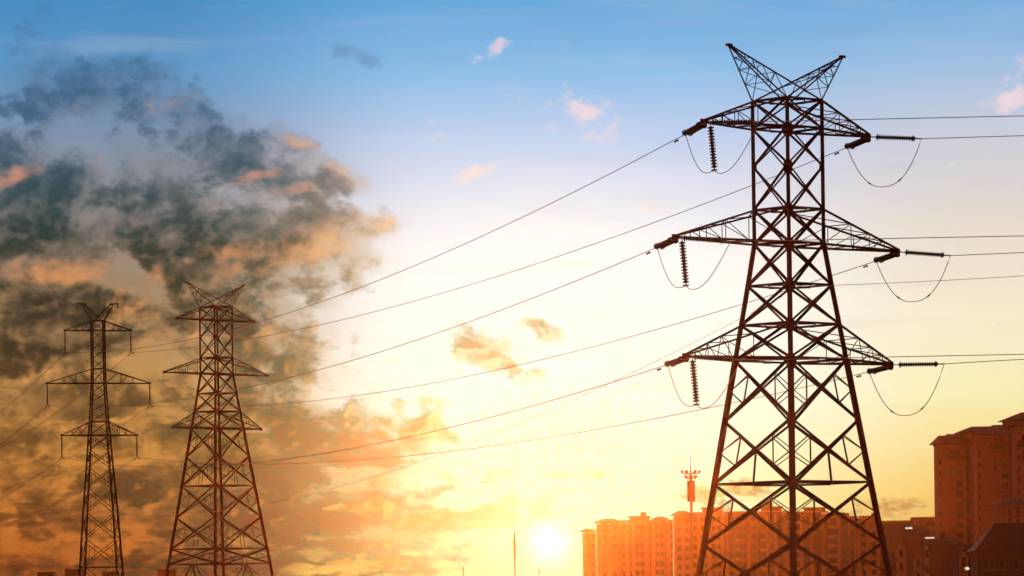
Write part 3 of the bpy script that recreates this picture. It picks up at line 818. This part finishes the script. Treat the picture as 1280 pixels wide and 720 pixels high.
# thin fibre cable tied to the waist of the largest pylon
tie = T1 + Vector((-.4, -1.0, (HZ - 377) / P1 + EYE))
fe = at(120, 640, D3 - .5)
conductor(tie, fe, sag_through(tie, fe, 696, 509), .011, 'thin pale cable slanting down leftwards from the waist of the largest pylon', 'fibre cables', FIBRE, name='fibre_cable', cat='cable')
fr = at(1420, 340, 190); tie2 = T1 + Vector((.5, .6, (HZ - 362) / P1 + EYE))
fr2 = tie2 + (fr - tie2) * 3; fr2.z = fr.z
conductor(tie2, fr2, sag_through(tie2, fr2, 1272, 345.3), .013, 'thin pale cable running rightwards from the waist of the largest pylon', 'fibre cables', FIBRE, name='fibre_cable', cat='cable')

# ------------------------------------------------------------------ buildings
def prism_roof(m, x0, x1, y0, y1, z0, h, over=.5, ridge=.35):
    """hipped roof with eaves slab; ridge = share of the length kept as ridge"""
    x0 -= over; x1 += over; y0 -= over; y1 += over
    m.box(x0, x1, y0, y1, z0, z0 + .18)
    cx, cy = (x0 + x1) / 2, (y0 + y1) / 2; hw = (x1 - x0) * ridge / 2
    z0 += .18
    m.add([(x0, y0, z0), (x1, y0, z0), (x1, y1, z0), (x0, y1, z0), (cx - hw, cy, z0 + h), (cx + hw, cy, z0 + h)],
          [(3, 2, 1, 0), (0, 1, 5, 4), (1, 2, 5), (2, 3, 4, 5), (3, 0, 4)])
def gable_roof(m, x0, x1, y0, y1, z0, h, over=.4, along='x'):
    x0 -= over; x1 += over; y0 -= over; y1 += over
    if along == 'x':
        cy = (y0 + y1) / 2
        v = [(x0, y0, z0), (x1, y0, z0), (x1, y1, z0), (x0, y1, z0), (x0, cy, z0 + h), (x1, cy, z0 + h)]
        f = [(3, 2, 1, 0), (0, 1, 5, 4), (1, 2, 5), (2, 3, 4, 5), (3, 0, 4)]
    else:
        cx = (x0 + x1) / 2
        v = [(x0, y0, z0), (x1, y0, z0), (x1, y1, z0), (x0, y1, z0), (cx, y0, z0 + h), (cx, y1, z0 + h)]
        f = [(3, 2, 1, 0), (0, 1, 4), (1, 2, 5, 4), (2, 3, 5), (3, 0, 4, 5)]
    m.add(v, f)
def pierced_box(m, x0, x1, y0, y1, z0, z1, holes, deep=.25):
    """a block whose front (y0) has real recessed openings"""
    xs = sorted({x0, x1} | {h[0] for h in holes} | {h[1] for h in holes})
    zs = sorted({z0, z1} | {h[2] for h in holes} | {h[3] for h in holes})
    for a, b in zip(xs, xs[1:]):
        for c, d in zip(zs, zs[1:]):
            mx, mz = (a + b) / 2, (c + d) / 2
            inside = any(h[0] < mx < h[1] and h[2] < mz < h[3] for h in holes)
            if not inside: m.add([(a, y0, c), (b, y0, c), (b, y0, d), (a, y0, d)], [(0, 1, 2, 3)])
    for a, b, c, d in holes:
        y = y0 + deep
        m.add([(a, y0, c), (b, y0, c), (b, y0, d), (a, y0, d), (a, y, c), (b, y, c), (b, y, d), (a, y, d)],
              [(0, 1, 5, 4), (1, 2, 6, 5), (2, 3, 7, 6), (3, 0, 4, 7)])
    m.add([(x0, y0, z0), (x1, y0, z0), (x1, y1, z0), (x0, y1, z0), (x0, y0, z1), (x1, y0, z1), (x1, y1, z1), (x0, y1, z1)],
          [(4, 5, 6, 7), (1, 2, 6, 5), (2, 3, 7, 6), (3, 0, 4, 7)])
_win = {}
def window(parent, x0, x1, z0, z1, y, arch=False, sill=True):
    w, h = round(x1 - x0, 2), round(z1 - z0, 2)
    key = (w, h, sill)
    if key not in _win:
        f = MB(); t = .07
        f.box(0, t, 0, .06, 0, h); f.box(w - t, w, 0, .06, 0, h); f.box(t, w - t, 0, .06, 0, t); f.box(t, w - t, 0, .06, h - t, h)
        if w > 1.0: f.box(w / 2 - .03, w / 2 + .03, .005, .055, t, h - t)
        if sill: f.box(-.12, w + .12, -.36, .0, -.14, -.02)
        p = MB(); p.box(.02, w - .02, .065, .09, .02, h - .02)
        _win[key] = (f.mesh('window', FRAME), p.mesh('pane', GLASS))
    a = bpy.data.objects.new('window', _win[key][0]); COL.objects.link(a); a.parent = parent; a.location = (x0, y + .18, z0)
    b = bpy.data.objects.new('pane', _win[key][1]); COL.objects.link(b); b.parent = a
    return a

def zpix(py, D, px=640):
    return at(px, py, D).z
def apartment(label, x0, x1, ytop, D, depth, bays, wall=RENDER, trim=PALE, roof=None, pent=None, group='apartment blocks in the row behind the largest pylon', floor=3.0, cat='apartment block', low=730, cornice=True):
    """bays: (f0, f1, kind): w window column, d double window, p proud pale strip, b recessed balcony bay, t tall stair window"""
    cx = (x0 + x1) / 2
    A, B = at(x0, ytop, D).x, at(x1, ytop, D).x
    zt = zpix(ytop, D, cx); zlow = max(zpix(low, D, cx), 0.5)
    org = Vector(((A + B) / 2, D, 0)); W = B - A
    root = empty('apartment_building', org); tag(root, label, cat, group)
    wm = MB(); X = lambda f: -W / 2 + W * f
    nf = int((zt - .9 - zlow) / floor)
    wins = []
    tm = MB(); bal = []
    for f0, f1, k in bays:
        a, b = X(f0), X(f1); bw = b - a
        yf = {'p': -.35, 'b': 1.1}.get(k, 0.0)
        holes = []
        if k in 'wdbt':
            for fl in range(nf):
                z1 = zt - 1.15 - fl * floor
                if k == 'w':
                    ww = min(1.5, bw * .6); c = (a + b) / 2
                    holes.append((c - ww / 2, c + ww / 2, z1 - 1.7, z1))
                elif k == 'd':
                    ww = min(1.4, bw * .3)
                    for c in (a + bw * .28, a + bw * .72): holes.append((c - ww / 2, c + ww / 2, z1 - 1.6, z1))
                elif k == 't':
                    ww = min(.7, bw * .5); c = (a + b) / 2
                    holes.append((c - ww / 2, c + ww / 2, z1 - 2.1, z1))
                else:
                    ww = bw * .66; c = (a + b) / 2
                    holes.append((c - ww / 2, c + ww / 2, z1 - 2.15, z1)); bal.append((a, b, z1 - 2.3))
        if k == 'p':
            tm2 = MB(); tm2.box(a, b, yf, depth * .5, 0, zt - .5); tm2.build('pilaster', trim, root)
        else:
            pierced_box(wm, a, b, yf, depth, 0, zt, holes)
            wins += [(h, yf) for h in holes]
    wm.build('wall', wall, root)
    for h, yf in wins[:98]: window(root, *h, yf, sill=False)
    for a, b, z in bal:
        m = MB(); m.box(a + .02, b - .02, -.25, 1.09, z - .12, z); m.box(a + .02, b - .02, -.25, -.15, z, z + .75); m.build('balcony', trim, root)
    if cornice and roof is None:
        m = MB(); m.box(-W / 2 - .35, W / 2 + .35, -.75, depth + .4, zt + .003, zt + .35); m.box(-W / 2 - .15, W / 2 + .15, -.5, depth + .2, zt - .45, zt - .003) if False else None
        m.build('cornice', trim, root)
    if roof is not None:
        m = MB(); h = zpix(roof, D, cx) - zt - .18
        prism_roof(m, -W / 2, W / 2, 0, depth, zt + .003, max(h, .3), over=.7); m.build('roof', TILE, root)
    for i, q in enumerate(pent or []):
        px0, px1, py, kind = q
        a, b = at(px0, py, D).x - org.x, at(px1, py, D).x - org.x; zz = zpix(py, D, (px0 + px1) / 2)
        m = MB()
        if kind == 'slab':
            m.box(a + .5, b - .5, 1.0, depth * .6, zt + .36, zz - .3); m.box(a, b, .4, depth * .6 + .6, zz - .297, zz); m.build('penthouse', wall, root)
        elif kind == 'hip':
            m.box(a + .5, b - .5, 1.0, depth * .6, zt + .36, zz - .9); m.build('penthouse', wall, root)
            r_ = MB(); prism_roof(r_, a + .5, b - .5, 1.0, depth * .6, zz - .897, .72, over=.6, ridge=.2); r_.build('roof', TILE, root)
        else:
            m.box(a, b, 2.0, 2.0 + (b - a), zt + .36, zz); m.build('chimney', wall, root)
    return root

DB = 1436
apartment('narrow pale block with a small hipped roof, leftmost of the row and nearest the sun', 728.5, 745, 664, DB + 20, 12, [(0, .12, 'p'), (.12, .5, 'w'), (.5, .62, 'p'), (.62, .9, 'w'), (.9, 1, 'p')], roof=660.5, cornice=False)
apartment('block with a broad hipped roof, second from the left of the row', 746, 777, 653, DB + 5, 14, [(0, .2, 'p'), (.2, .42, 't'), (.42, .56, 'p'), (.56, .86, 'w'), (.86, 1, 'p')], roof=648, cornice=False)
apartment('block with a flat roof slab and a square stack on top, left of the mast', 777.2, 814, 651.5, DB, 14, [(0, .12, 'w'), (.12, .26, 'p'), (.26, .34, 't'), (.34, .42, 'p'), (.42, .78, 'd'), (.78, .92, 'p'), (.92, 1, 't')], pent=[(786, 814, 645, 'slab'), (801, 808, 640, 'stack')])
apartment('block with a low hipped penthouse, just left of the antenna mast', 814.2, 841, 651, DB + 8, 14, [(0, .12, 'p'), (.12, .62, 'd'), (.62, .68, 't'), (.68, .86, 'p'), (.86, 1, 't')], pent=[(816, 836, 645.3, 'hip')])
apartment('block with a pointed hipped roof directly behind the antenna mast', 842.5, 864, 643.5, DB - 8, 14, [(0, .1, 'p'), (.1, .5, 'w'), (.5, .95, 'w'), (.95, 1, 'p')], roof=638, cornice=False)
apartment('wide block with a flat penthouse behind the left leg of the largest pylon', 864.2, 906, 641.5, DB + 4, 15, [(0, .18, 'w'), (.18, .26, 'p'), (.26, .48, 'd'), (.48, .56, 'p'), (.56, .92, 'd'), (.92, 1, 'p')], pent=[(877, 905, 634, 'slab')])
apartment('block with a level parapet and ring frames on its roof, left of the pylon centre', 906.2, 950, 640.5, DB - 4, 15, [(0, .08, 'p'), (.08, .3, 'w'), (.3, .4, 'b'), (.4, .62, 'd'), (.62, .7, 'p'), (.7, .94, 'w'), (.94, 1, 'p')], wall=BRICK)
apartment('block with a stepped penthouse and stack, seen just left of the pylon centre', 950.2, 985, 640, DB - 14, 15, [(0, .22, 'b'), (.22, .28, 'p'), (.28, .52, 'w'), (.52, .58, 'p'), (.58, .8, 'w'), (.8, 1, 'p')], wall=BRICK, pent=[(951, 979, 633, 'slab'), (957, 966, 627.5, 'stack')])
apartment('block with a flat penthouse slab, seen just right of the pylon centre', 985.2, 1034, 640.5, DB - 20, 15, [(0, .3, 'b'), (.3, .36, 'p'), (.36, .56, 'w'), (.56, .62, 'p'), (.62, .84, 'w'), (.84, 1, 'p')], wall=BRICK, pent=[(1005, 1034, 634, 'slab')])
apartment('dark red block with a small roof stack, between the pylon centre and its right leg', 1034.2, 1071, 646.5, DB - 30, 15, [(0, .36, 'b'), (.36, .42, 'p'), (.42, .70, 'w'), (.70, .76, 'p'), (.76, .92, 't'), (.92, 1, 'p')], wall=BRICK, pent=[(1034.5, 1056, 640.5, 'slab'), (1054, 1062, 641, 'stack')])
apartment('block with pale window surrounds behind the right leg of the largest pylon', 1071.2, 1099, 648.5, DB - 40, 14, [(0, .1, 'p'), (.1, .45, 'w'), (.45, .55, 'p'), (.55, .92, 'w'), (.92, 1, 'p')], wall=PALE, pent=[(1075, 1099, 644.5, 'slab'), (1090, 1094, 641, 'stack')])
apartment('low flat block right of the largest pylon with a plain roof edge', 1099.2, 1142, 652, DB + 30, 14, [(0, .2, 'w'), (.2, .6, 'd'), (.6, 1, 'd')], wall=BRICK)
apartment('flat block with an overhanging roof beside the tall stepped tower block', 1143, 1174, 647.5, DB + 10, 14, [(0, .35, 'd'), (.35, .40, 'p'), (.40, .95, 'd'), (.95, 1, 'p')], wall=RENDER)

# the tall stepped tower block at the right
def tower_block(label, D, xs, ywall, roof_rows, balc_y, stripes):
    """xs: left wall edge, end of blank wall, end of window plane, end of recess, end of wing (photo x)"""
    X = lambda px, py=600: at(px, py, D).x
    org = Vector((X(xs[0]), D, 0)); zt = zpix(ywall, D, xs[0])
    root = empty('tower_block', org); tag(root, label, 'tower block', 'tall tower blocks at the right edge')
    x = [X(v) - org.x for v in xs]
    floor = 3.0
    wm = MB(); holes = []; holes2 = []; holes3 = []
    zl = zpix(700, D, xs[0]); nf = int((zt - 1 - zl) / floor)
    for i in range(nf):
        z = zt - 1.2 - i * floor
        if i != 0: holes.append((x[0] + .55, x[0] + 1.15, z - 1.5, z))
        if i > 1:
            holes2.append((x[1] + .9, x[1] + .9 + 1.8, z - 1.75, z))
            holes3.append((x[3] + .45, x[3] + .95, z - 1.9, z))
    slot = (x[1] - 1.1, x[1] - .65, zt - 8.8, zt - 6.6)
    pierced_box(wm, x[0], x[1], 0, 9, 0, zt, holes + [slot])
    pierced_box(wm, x[1], x[2], 1.2, 13, 0, zt - .02, holes2)
    rw = MB(); rw.box(x[2], x[3], 4.5, 13, 0, zt - .05); rw.build('recess_wall', DARKWALL, root)  # deep shade of the recess put into a darker wall colour
    pierced_box(wm, x[3], x[4], .6, 13, 0, zt - .03, holes3)
    wm.build('wall', material('tower_render', (.46, .155, .10), (.37, .12, .078), .6, .9, 0, .1, stretch=(.4, .4, 2.5)), root)
    for h in holes + [slot]: window(root, *h, 0)
    for h in holes2: window(root, *h, 1.2)
    for h in holes3: window(root, *h, .6, sill=False)
    ov = MB(); ov.lathe([(.25, 0), (.34, .25), (.30, .55), (.2, .7)], (x[1] - .87, -.12, zt - 9.6), (0, 0, 1), 10); ov.build('flower_basket', TILE, root)
    # roof balcony with a curved dark canopy
    zb = zpix(balc_y, D, xs[1])
    b = MB(); bx0, bx1 = x[1] - 2.6, x[1] + 3.6
    b.box(bx0, bx1, -1.3, 1.19, zb - .25, zb + .35); b.box(bx0 + .5, bx1 - .5, -1.0, 1.19, zb - .55, zb - .253); b.box(bx0 + .2, bx1 - .2, -1.25, -1.15, zb + .353, zb + 1.1)
    for i in range(9):
        t = bx0 + .3 + i * (bx1 - bx0 - .6) / 8; b.box(t - .05, t + .05, -1.15, -1.05, zb + .353, zb + 1.05)
    b.build('balcony', TILE, root)
    rec = MB(); rec.box(x[1] - 1.2, x[1] + 1.8, -.03, .004, zb + .36, zb + 2.7); rec.build('terrace_door', GLASS, root)
    # balconies stacked in the recess, its shade put into their dark colour
    for i in range(nf - 1):
        z = zt - 4.5 - i * floor
        m = MB(); m.box(x[2] + .05, x[3] - .05, 1.9, 4.49, z - .15, z); m.box(x[2] + .05, x[3] - .05, 1.9, 2.0, z, z + 1.0); m.build('balcony', DARKWALL, root)
    # dentils under the eaves
    dm = MB()
    for i in range(5):
        t = x[0] + 1.7 + i * .75; dm.box(t, t + .3, -.12, -.002, zt - 1.15, zt - .75)
    dm.build('dentil_band', DARKWALL, root)
    for (xa, xb, ye, yr, rd, oy) in roof_rows:
        m = MB(); a, c = X(xa) - org.x, X(xb) - org.x
        ze = zpix(ye, D, xa); zr = zpix(yr, D, xa)
        prism_roof(m, a, c, oy, oy + 12, ze - .18, max(zr - ze, .5), over=.5, ridge=rd)
        m.build('roof', TILE, root)
        # lower storey under this roof
        if ze - .2 > zt + .3:
            k = MB(); k.box(a + .5, c - .5, oy + .6, oy + 11, zt - .1, ze - .2); k.build('attic_wall', DARKWALL, root)
    return root
tower_block('left stepped part of the tall tower block, lowest roof of the three', 1270, (1171.5, 1192.3, 1207.5, 1213.5, 1221), 556.5, [(1169.5, 1206, 553.5, 543.5, .55, .2), (1186, 1223, 546, 541, .8, 3)], 573, True)
tower_block('middle part of the tall tower block with a wavy tiled roof and balcony', 1205, (1220.5, 1248.5, 1262.5, 1269.5, 1277), 544, [(1219, 1263, 543.0, 535.5, .8, .2), (1203.5, 1262, 538.5, 531.5, .4, 4), (1236, 1276, 536, 529, .35, 6)], 559, True)
tower_block('right part of the tall tower block, cut by the picture edge', 1150, (1269.8, 1283, 1300, 1308, 1318), 533.5, [(1262, 1312, 531, 524.5, .6, .2), (1259.5, 1330, 523.5, 513.5, .3, 4)], 556, True)

# ------------------------------------------------------------------ lower houses at the bottom right
def villa(label, D, x0, x1, yeave, yridge, wall, along='x', gables=(), skylights=(), chimneys=(), wins=(), depth=9, over=.5):
    X = lambda px: at(px, 680, D).x
    org = Vector(((X(x0) + X(x1)) / 2, D, 0)); W = X(x1) - X(x0)
    root = empty('house', org); tag(root, label, 'house', 'tiled houses below the tower blocks')
    ze, zr = zpix(yeave, D, x0), zpix(yridge, D, x0)
    L = lambda px: X(px) - org.x
    holes = []
    for wx, wy, ww, wh in wins:
        c = L(wx); z = zpix(wy, D, wx); holes.append((c - ww / 2, c + ww / 2, z - wh / 2, z + wh / 2))
    m = MB(); pierced_box(m, -W / 2, W / 2, 0, depth, 0, ze, holes); m.build('wall', wall, root)
    for h in holes: window(root, *h, 0)
    r = MB(); gable_roof(r, -W / 2, W / 2, 0, depth, ze + .003, zr - ze, over, along) if along in 'xy' else prism_roof(r, -W / 2, W / 2, 0, depth, ze + .003, zr - ze, over, .4)
    ro = r.build('roof', TILE, root)
    for gx0, gx1, gye, gyr, gout, gw in gables:       # gable bays standing forward of the wall
        a, b = L(gx0), L(gx1); e, t = zpix(gye, D, gx0), zpix(gyr, D, gx0); c = (a + b) / 2
        hs = [(c - .38, c + .38, z - .75, z + .75) for z in (e - 1.0, e - 4.0) if z > 1]
        g = MB(); pierced_box(g, a, b, -gout, -.003, 0, e, hs)
        g.add([(a, -gout, e), (b, -gout, e), (c, -gout, t - .12), (a, -.003, e), (b, -.003, e), (c, -.003, t - .12)], [(0, 1, 2), (5, 4, 3), (0, 2, 5, 3), (1, 4, 5, 2)])
        g.build('gable', gw, root)
        for h in hs: window(root, *h, -gout)
        gr = MB()
        for s, u in ((a - .3, a), (b + .3, b)):
            p0, p1 = Vector((s, 0, e - .2)), Vector((c, 0, t))
            gr.add([(p0.x, -gout - .3, p0.z), (p1.x, -gout - .3, p1.z), (p1.x, depth * .45, p1.z), (p0.x, depth * .45, p0.z),
                    (p0.x, -gout - .3, p0.z + .18), (p1.x, -gout - .3, p1.z + .18), (p1.x, depth * .45, p1.z + .18), (p0.x, depth * .45, p0.z + .18)],
                   [(0, 1, 2, 3), (7, 6, 5, 4), (0, 4, 5, 1), (1, 5, 6, 2), (2, 6, 7, 3), (3, 7, 4, 0)])
        gr.build('gable_roof', TILE, root)
    slope = (zr - ze) / (depth / 2 + over)
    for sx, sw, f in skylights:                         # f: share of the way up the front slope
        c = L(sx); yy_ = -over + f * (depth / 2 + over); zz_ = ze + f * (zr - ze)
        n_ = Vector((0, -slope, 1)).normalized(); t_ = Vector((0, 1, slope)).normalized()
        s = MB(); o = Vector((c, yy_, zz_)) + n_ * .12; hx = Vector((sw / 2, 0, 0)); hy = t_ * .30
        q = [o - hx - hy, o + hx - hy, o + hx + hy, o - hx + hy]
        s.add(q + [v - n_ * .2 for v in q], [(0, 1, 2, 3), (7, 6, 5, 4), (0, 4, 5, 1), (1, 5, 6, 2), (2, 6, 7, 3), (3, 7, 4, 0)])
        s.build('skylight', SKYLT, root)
    for cx, cw, cy in chimneys:
        c = L(cx); zt = zpix(cy, D, cx)
        k = MB(); k.box(c - cw / 2, c + cw / 2, depth * .3, depth * .3 + cw, ze, zt - .35); k.box(c - cw / 2 - .12, c + cw / 2 + .12, depth * .3 - .12, depth * .3 + cw + .12, zt - .347, zt - .2)
        k.box(c - cw / 2, c + cw / 2, depth * .3, depth * .3 + cw, zt - .197, zt); k.build('chimney', wall, root)
    return root
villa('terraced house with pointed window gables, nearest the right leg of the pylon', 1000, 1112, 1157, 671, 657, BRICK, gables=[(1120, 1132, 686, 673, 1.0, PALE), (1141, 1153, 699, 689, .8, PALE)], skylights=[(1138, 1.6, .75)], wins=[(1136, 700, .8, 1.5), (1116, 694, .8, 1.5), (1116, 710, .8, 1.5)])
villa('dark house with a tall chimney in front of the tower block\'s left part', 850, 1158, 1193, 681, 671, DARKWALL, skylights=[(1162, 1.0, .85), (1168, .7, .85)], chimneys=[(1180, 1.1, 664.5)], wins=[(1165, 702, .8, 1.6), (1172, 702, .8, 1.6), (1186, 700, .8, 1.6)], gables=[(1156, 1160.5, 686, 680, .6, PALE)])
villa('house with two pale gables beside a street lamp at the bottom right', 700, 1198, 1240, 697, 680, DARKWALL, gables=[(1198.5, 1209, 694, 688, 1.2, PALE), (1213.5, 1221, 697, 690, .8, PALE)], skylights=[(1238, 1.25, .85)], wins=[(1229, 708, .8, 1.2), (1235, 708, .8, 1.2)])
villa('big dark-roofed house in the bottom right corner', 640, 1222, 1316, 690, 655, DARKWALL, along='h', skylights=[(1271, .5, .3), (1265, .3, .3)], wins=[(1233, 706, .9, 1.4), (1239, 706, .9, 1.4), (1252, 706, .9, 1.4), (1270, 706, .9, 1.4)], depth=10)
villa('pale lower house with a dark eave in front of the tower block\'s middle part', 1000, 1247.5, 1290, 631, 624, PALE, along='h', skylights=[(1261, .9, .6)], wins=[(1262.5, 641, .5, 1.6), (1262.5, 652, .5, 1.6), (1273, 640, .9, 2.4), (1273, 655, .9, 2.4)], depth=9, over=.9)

# ------------------------------------------------------------------ far roof blocks at the bottom left
for x0, x1, yt, lab in ((46.5, 67, 715, 'far dark roof block at the bottom left, leftmost of four'), (81, 103, 711.3, 'far dark roof block behind the left leg of the smallest pylon'),
                        (127.5, 147.5, 715, 'far dark roof block with thin aerials behind the right leg of the smallest pylon'), (197, 220, 712, 'far reddish roof block behind the left leg of the mid-sized pylon')):
    D = 1440 if x0 < 190 else 1400
    A, B = at(x0, yt, D), at(x1, yt, D); W = B.x - A.x
    r = empty('roof_block', (A.x, D, 0)); tag(r, lab, 'building', 'far roof blocks along the bottom left')
    m = MB(); m.box(0, W, 0, 9, 0, A.z - .3); m.build('wall', DARKWALL if x0 < 190 else BRICK, r)
    m = MB(); m.box(-.15, W + .15, -.15, 9.15, A.z - .297, A.z); m.build('parapet', DARKWALL, r)
    if x0 > 120 and x0 < 130:
        for px in (122 + 9.5, 130.5):
            t = MB(); xx_ = at(px, yt, D).x - A.x; t.tube([(xx_, 3, A.z), (xx_, 3, A.z + 2.2)], .06, 5); t.build('aerial', DARKWALL, r)

# ------------------------------------------------------------------ masts and lamps
def antenna_mast():
    D = 900; pm = F / D; b = at(864.2, 640, D); root = empty('antenna_mast', (b.x, D, 0))
    tag(root, 'monopole antenna mast with a boxed shroud and a spike, left of the largest pylon', 'antenna mast')
    z = lambda y: zpix(y, D, 864)
    m = MB(); m.tube([(0, 0, 0), (0, 0, z(627))], .36, 12, .28); m.build('pole', MASTM, root)
    m = MB(); w = .80
    m.lathe([(.72, z(627)), (.80, z(626.6)), (.80, z(601.6)), (.74, z(601))], (0, 0, 0), (0, 0, 1), 16); m.build('shroud', MASTM, root)
    m = MB(); m.tube([(0, 0, z(601)), (0, 0, z(588))], .30, 10, .16); m.tube([(0, 0, z(588)), (0, 0, z(565.5))], .10, 8, .02); m.build('spike', MASTM, root)
    for yr, R_, n in ((592, 1.75, 3), (598, 1.1, 3)):
        m = MB(); m.torus((0, 0, z(yr)), (0, 0, 1), .42, .09, 16, 6)
        for k in range(n * 2):
            a = k * math.pi / n
            m.tube([(0, 0, z(yr)), (R_ * math.cos(a), R_ * math.sin(a), z(yr))], .10, 6)
        m.build('platform', MASTM, root)
        for k in range(n * 2):
            a = k * math.pi / n
            if R_ < 1.5: a += .3
            q = MB(); c = (R_ * math.cos(a), R_ * math.sin(a))
            q.lathe([(.15, -.28), (.24, -.22), (.26, .22), (.16, .28)], (c[0], c[1], z(yr) + .38), (math.cos(a) * .9, math.sin(a) * .9, .5), 8)
            q.tube([(c[0], c[1], z(yr)), (c[0], c[1], z(yr) + .4)], .06, 5)
            q.build('antenna', MASTM, root)
antenna_mast()
def pencil_tower():
    D = 1490; b = at(643.5, 700, D); root = empty('pencil_tower', (b.x, D, 0))
    tag(root, 'faint slender tower with a ringed bulge, left of the sun', 'tower')
    z = lambda y: zpix(y, D, 643)
    m = MB(); m.lathe([(.18, 0), (.18, z(712)), (.26, z(700)), (.42, z(689)), (.34, z(688)), (.32, z(676)), (.30, z(672)), (.25, z(668)), (.11, z(666)), (.07, z(656))], (0, 0, 0), (0, 0, 1), 14)
    m.build('shaft', MASTM, root)
    for y in (687, 684.5, 682, 679.5, 677):
        t = MB(); t.lathe([(.5, -.10), (.95, -.09), (.95, .09), (.5, .10)], (0, 0, z(y)), (0, 0, 1), 16); t.build('ring_deck', MASTM, root)
pencil_tower()
def street_lamp(label, D, xp, yp, xh, yh, hw):
    b = at(xp, yp, D); root = empty('street_lamp', (b.x, D, 0)); tag(root, label, 'street lamp', 'street lamps along the bottom edge')
    h = at(xh, yh, D); dx = h.x - b.x
    m = MB(); m.tube([(0, 0, 0), (0, 0, b.z)], .10, 8, .06); m.build('pole', MASTM, root)
    m = MB(); m.tube([(0, 0, b.z - .5), (dx * .35, 0, b.z - .15), (dx * .7, 0, h.z - .05), (dx, 0, h.z)], .035, 6); m.build('arm', MASTM, root)
    s = 1 if dx > 0 else -1
    m = MB(); m.lathe([(.05, 0), (.12, .08), (.17, hw * .45), (.13, hw * .85), (.04, hw)], (dx - s * hw * .4, 0, h.z), (s, 0, .10), 10); m.build('lamp_head', LAMPM, root)
street_lamp('small street lamp with its head to the left, left of the slender tower', 700, 579.5, 708.5, 572.5, 711, .75)
street_lamp('small pale street lamp below the sun with its head to the right', 820, 673.6, 712, 679, 711, .75)
street_lamp('street lamp with a bright head in front of the pale gabled house', 420, 1219, 718, 1209.5, 711, .45)
# ring frames on a roof behind the pylon
for cx, cy, rr, tilt, lab in ((905.5, 632.5, 6.2, .2, 'left of two thin ring frames on the roof behind the left pylon leg'), (912, 633, 5.8, .9, 'right of two thin ring frames on the roof behind the left pylon leg')):
    D = 1400; c = at(cx, cy, D); pm = F / D
    root = empty('ring_frame', (c.x, D + 3.5, zpix(640.5, D, cx))); tag(root, lab, 'dish frame', 'ring frames on the roof')
    dz = c.z - root.location.z
    m = MB(); m.torus((0, 0, dz), (math.sin(tilt), math.cos(tilt), .2), rr / pm, .07, 24, 5); m.torus((0, 0, dz), (math.sin(tilt), math.cos(tilt), .2), rr / pm * .55, .05, 18, 5); m.build('ring', MASTM, root)
    m = MB(); m.tube([(-.7, 0, 0), (0, 0, dz)], .06, 5); m.tube([(.7, 0, 0), (0, 0, dz)], .06, 5); m.tube([(0, .8, 0), (0, 0, dz)], .06, 5); m.build('stand', MASTM, root)
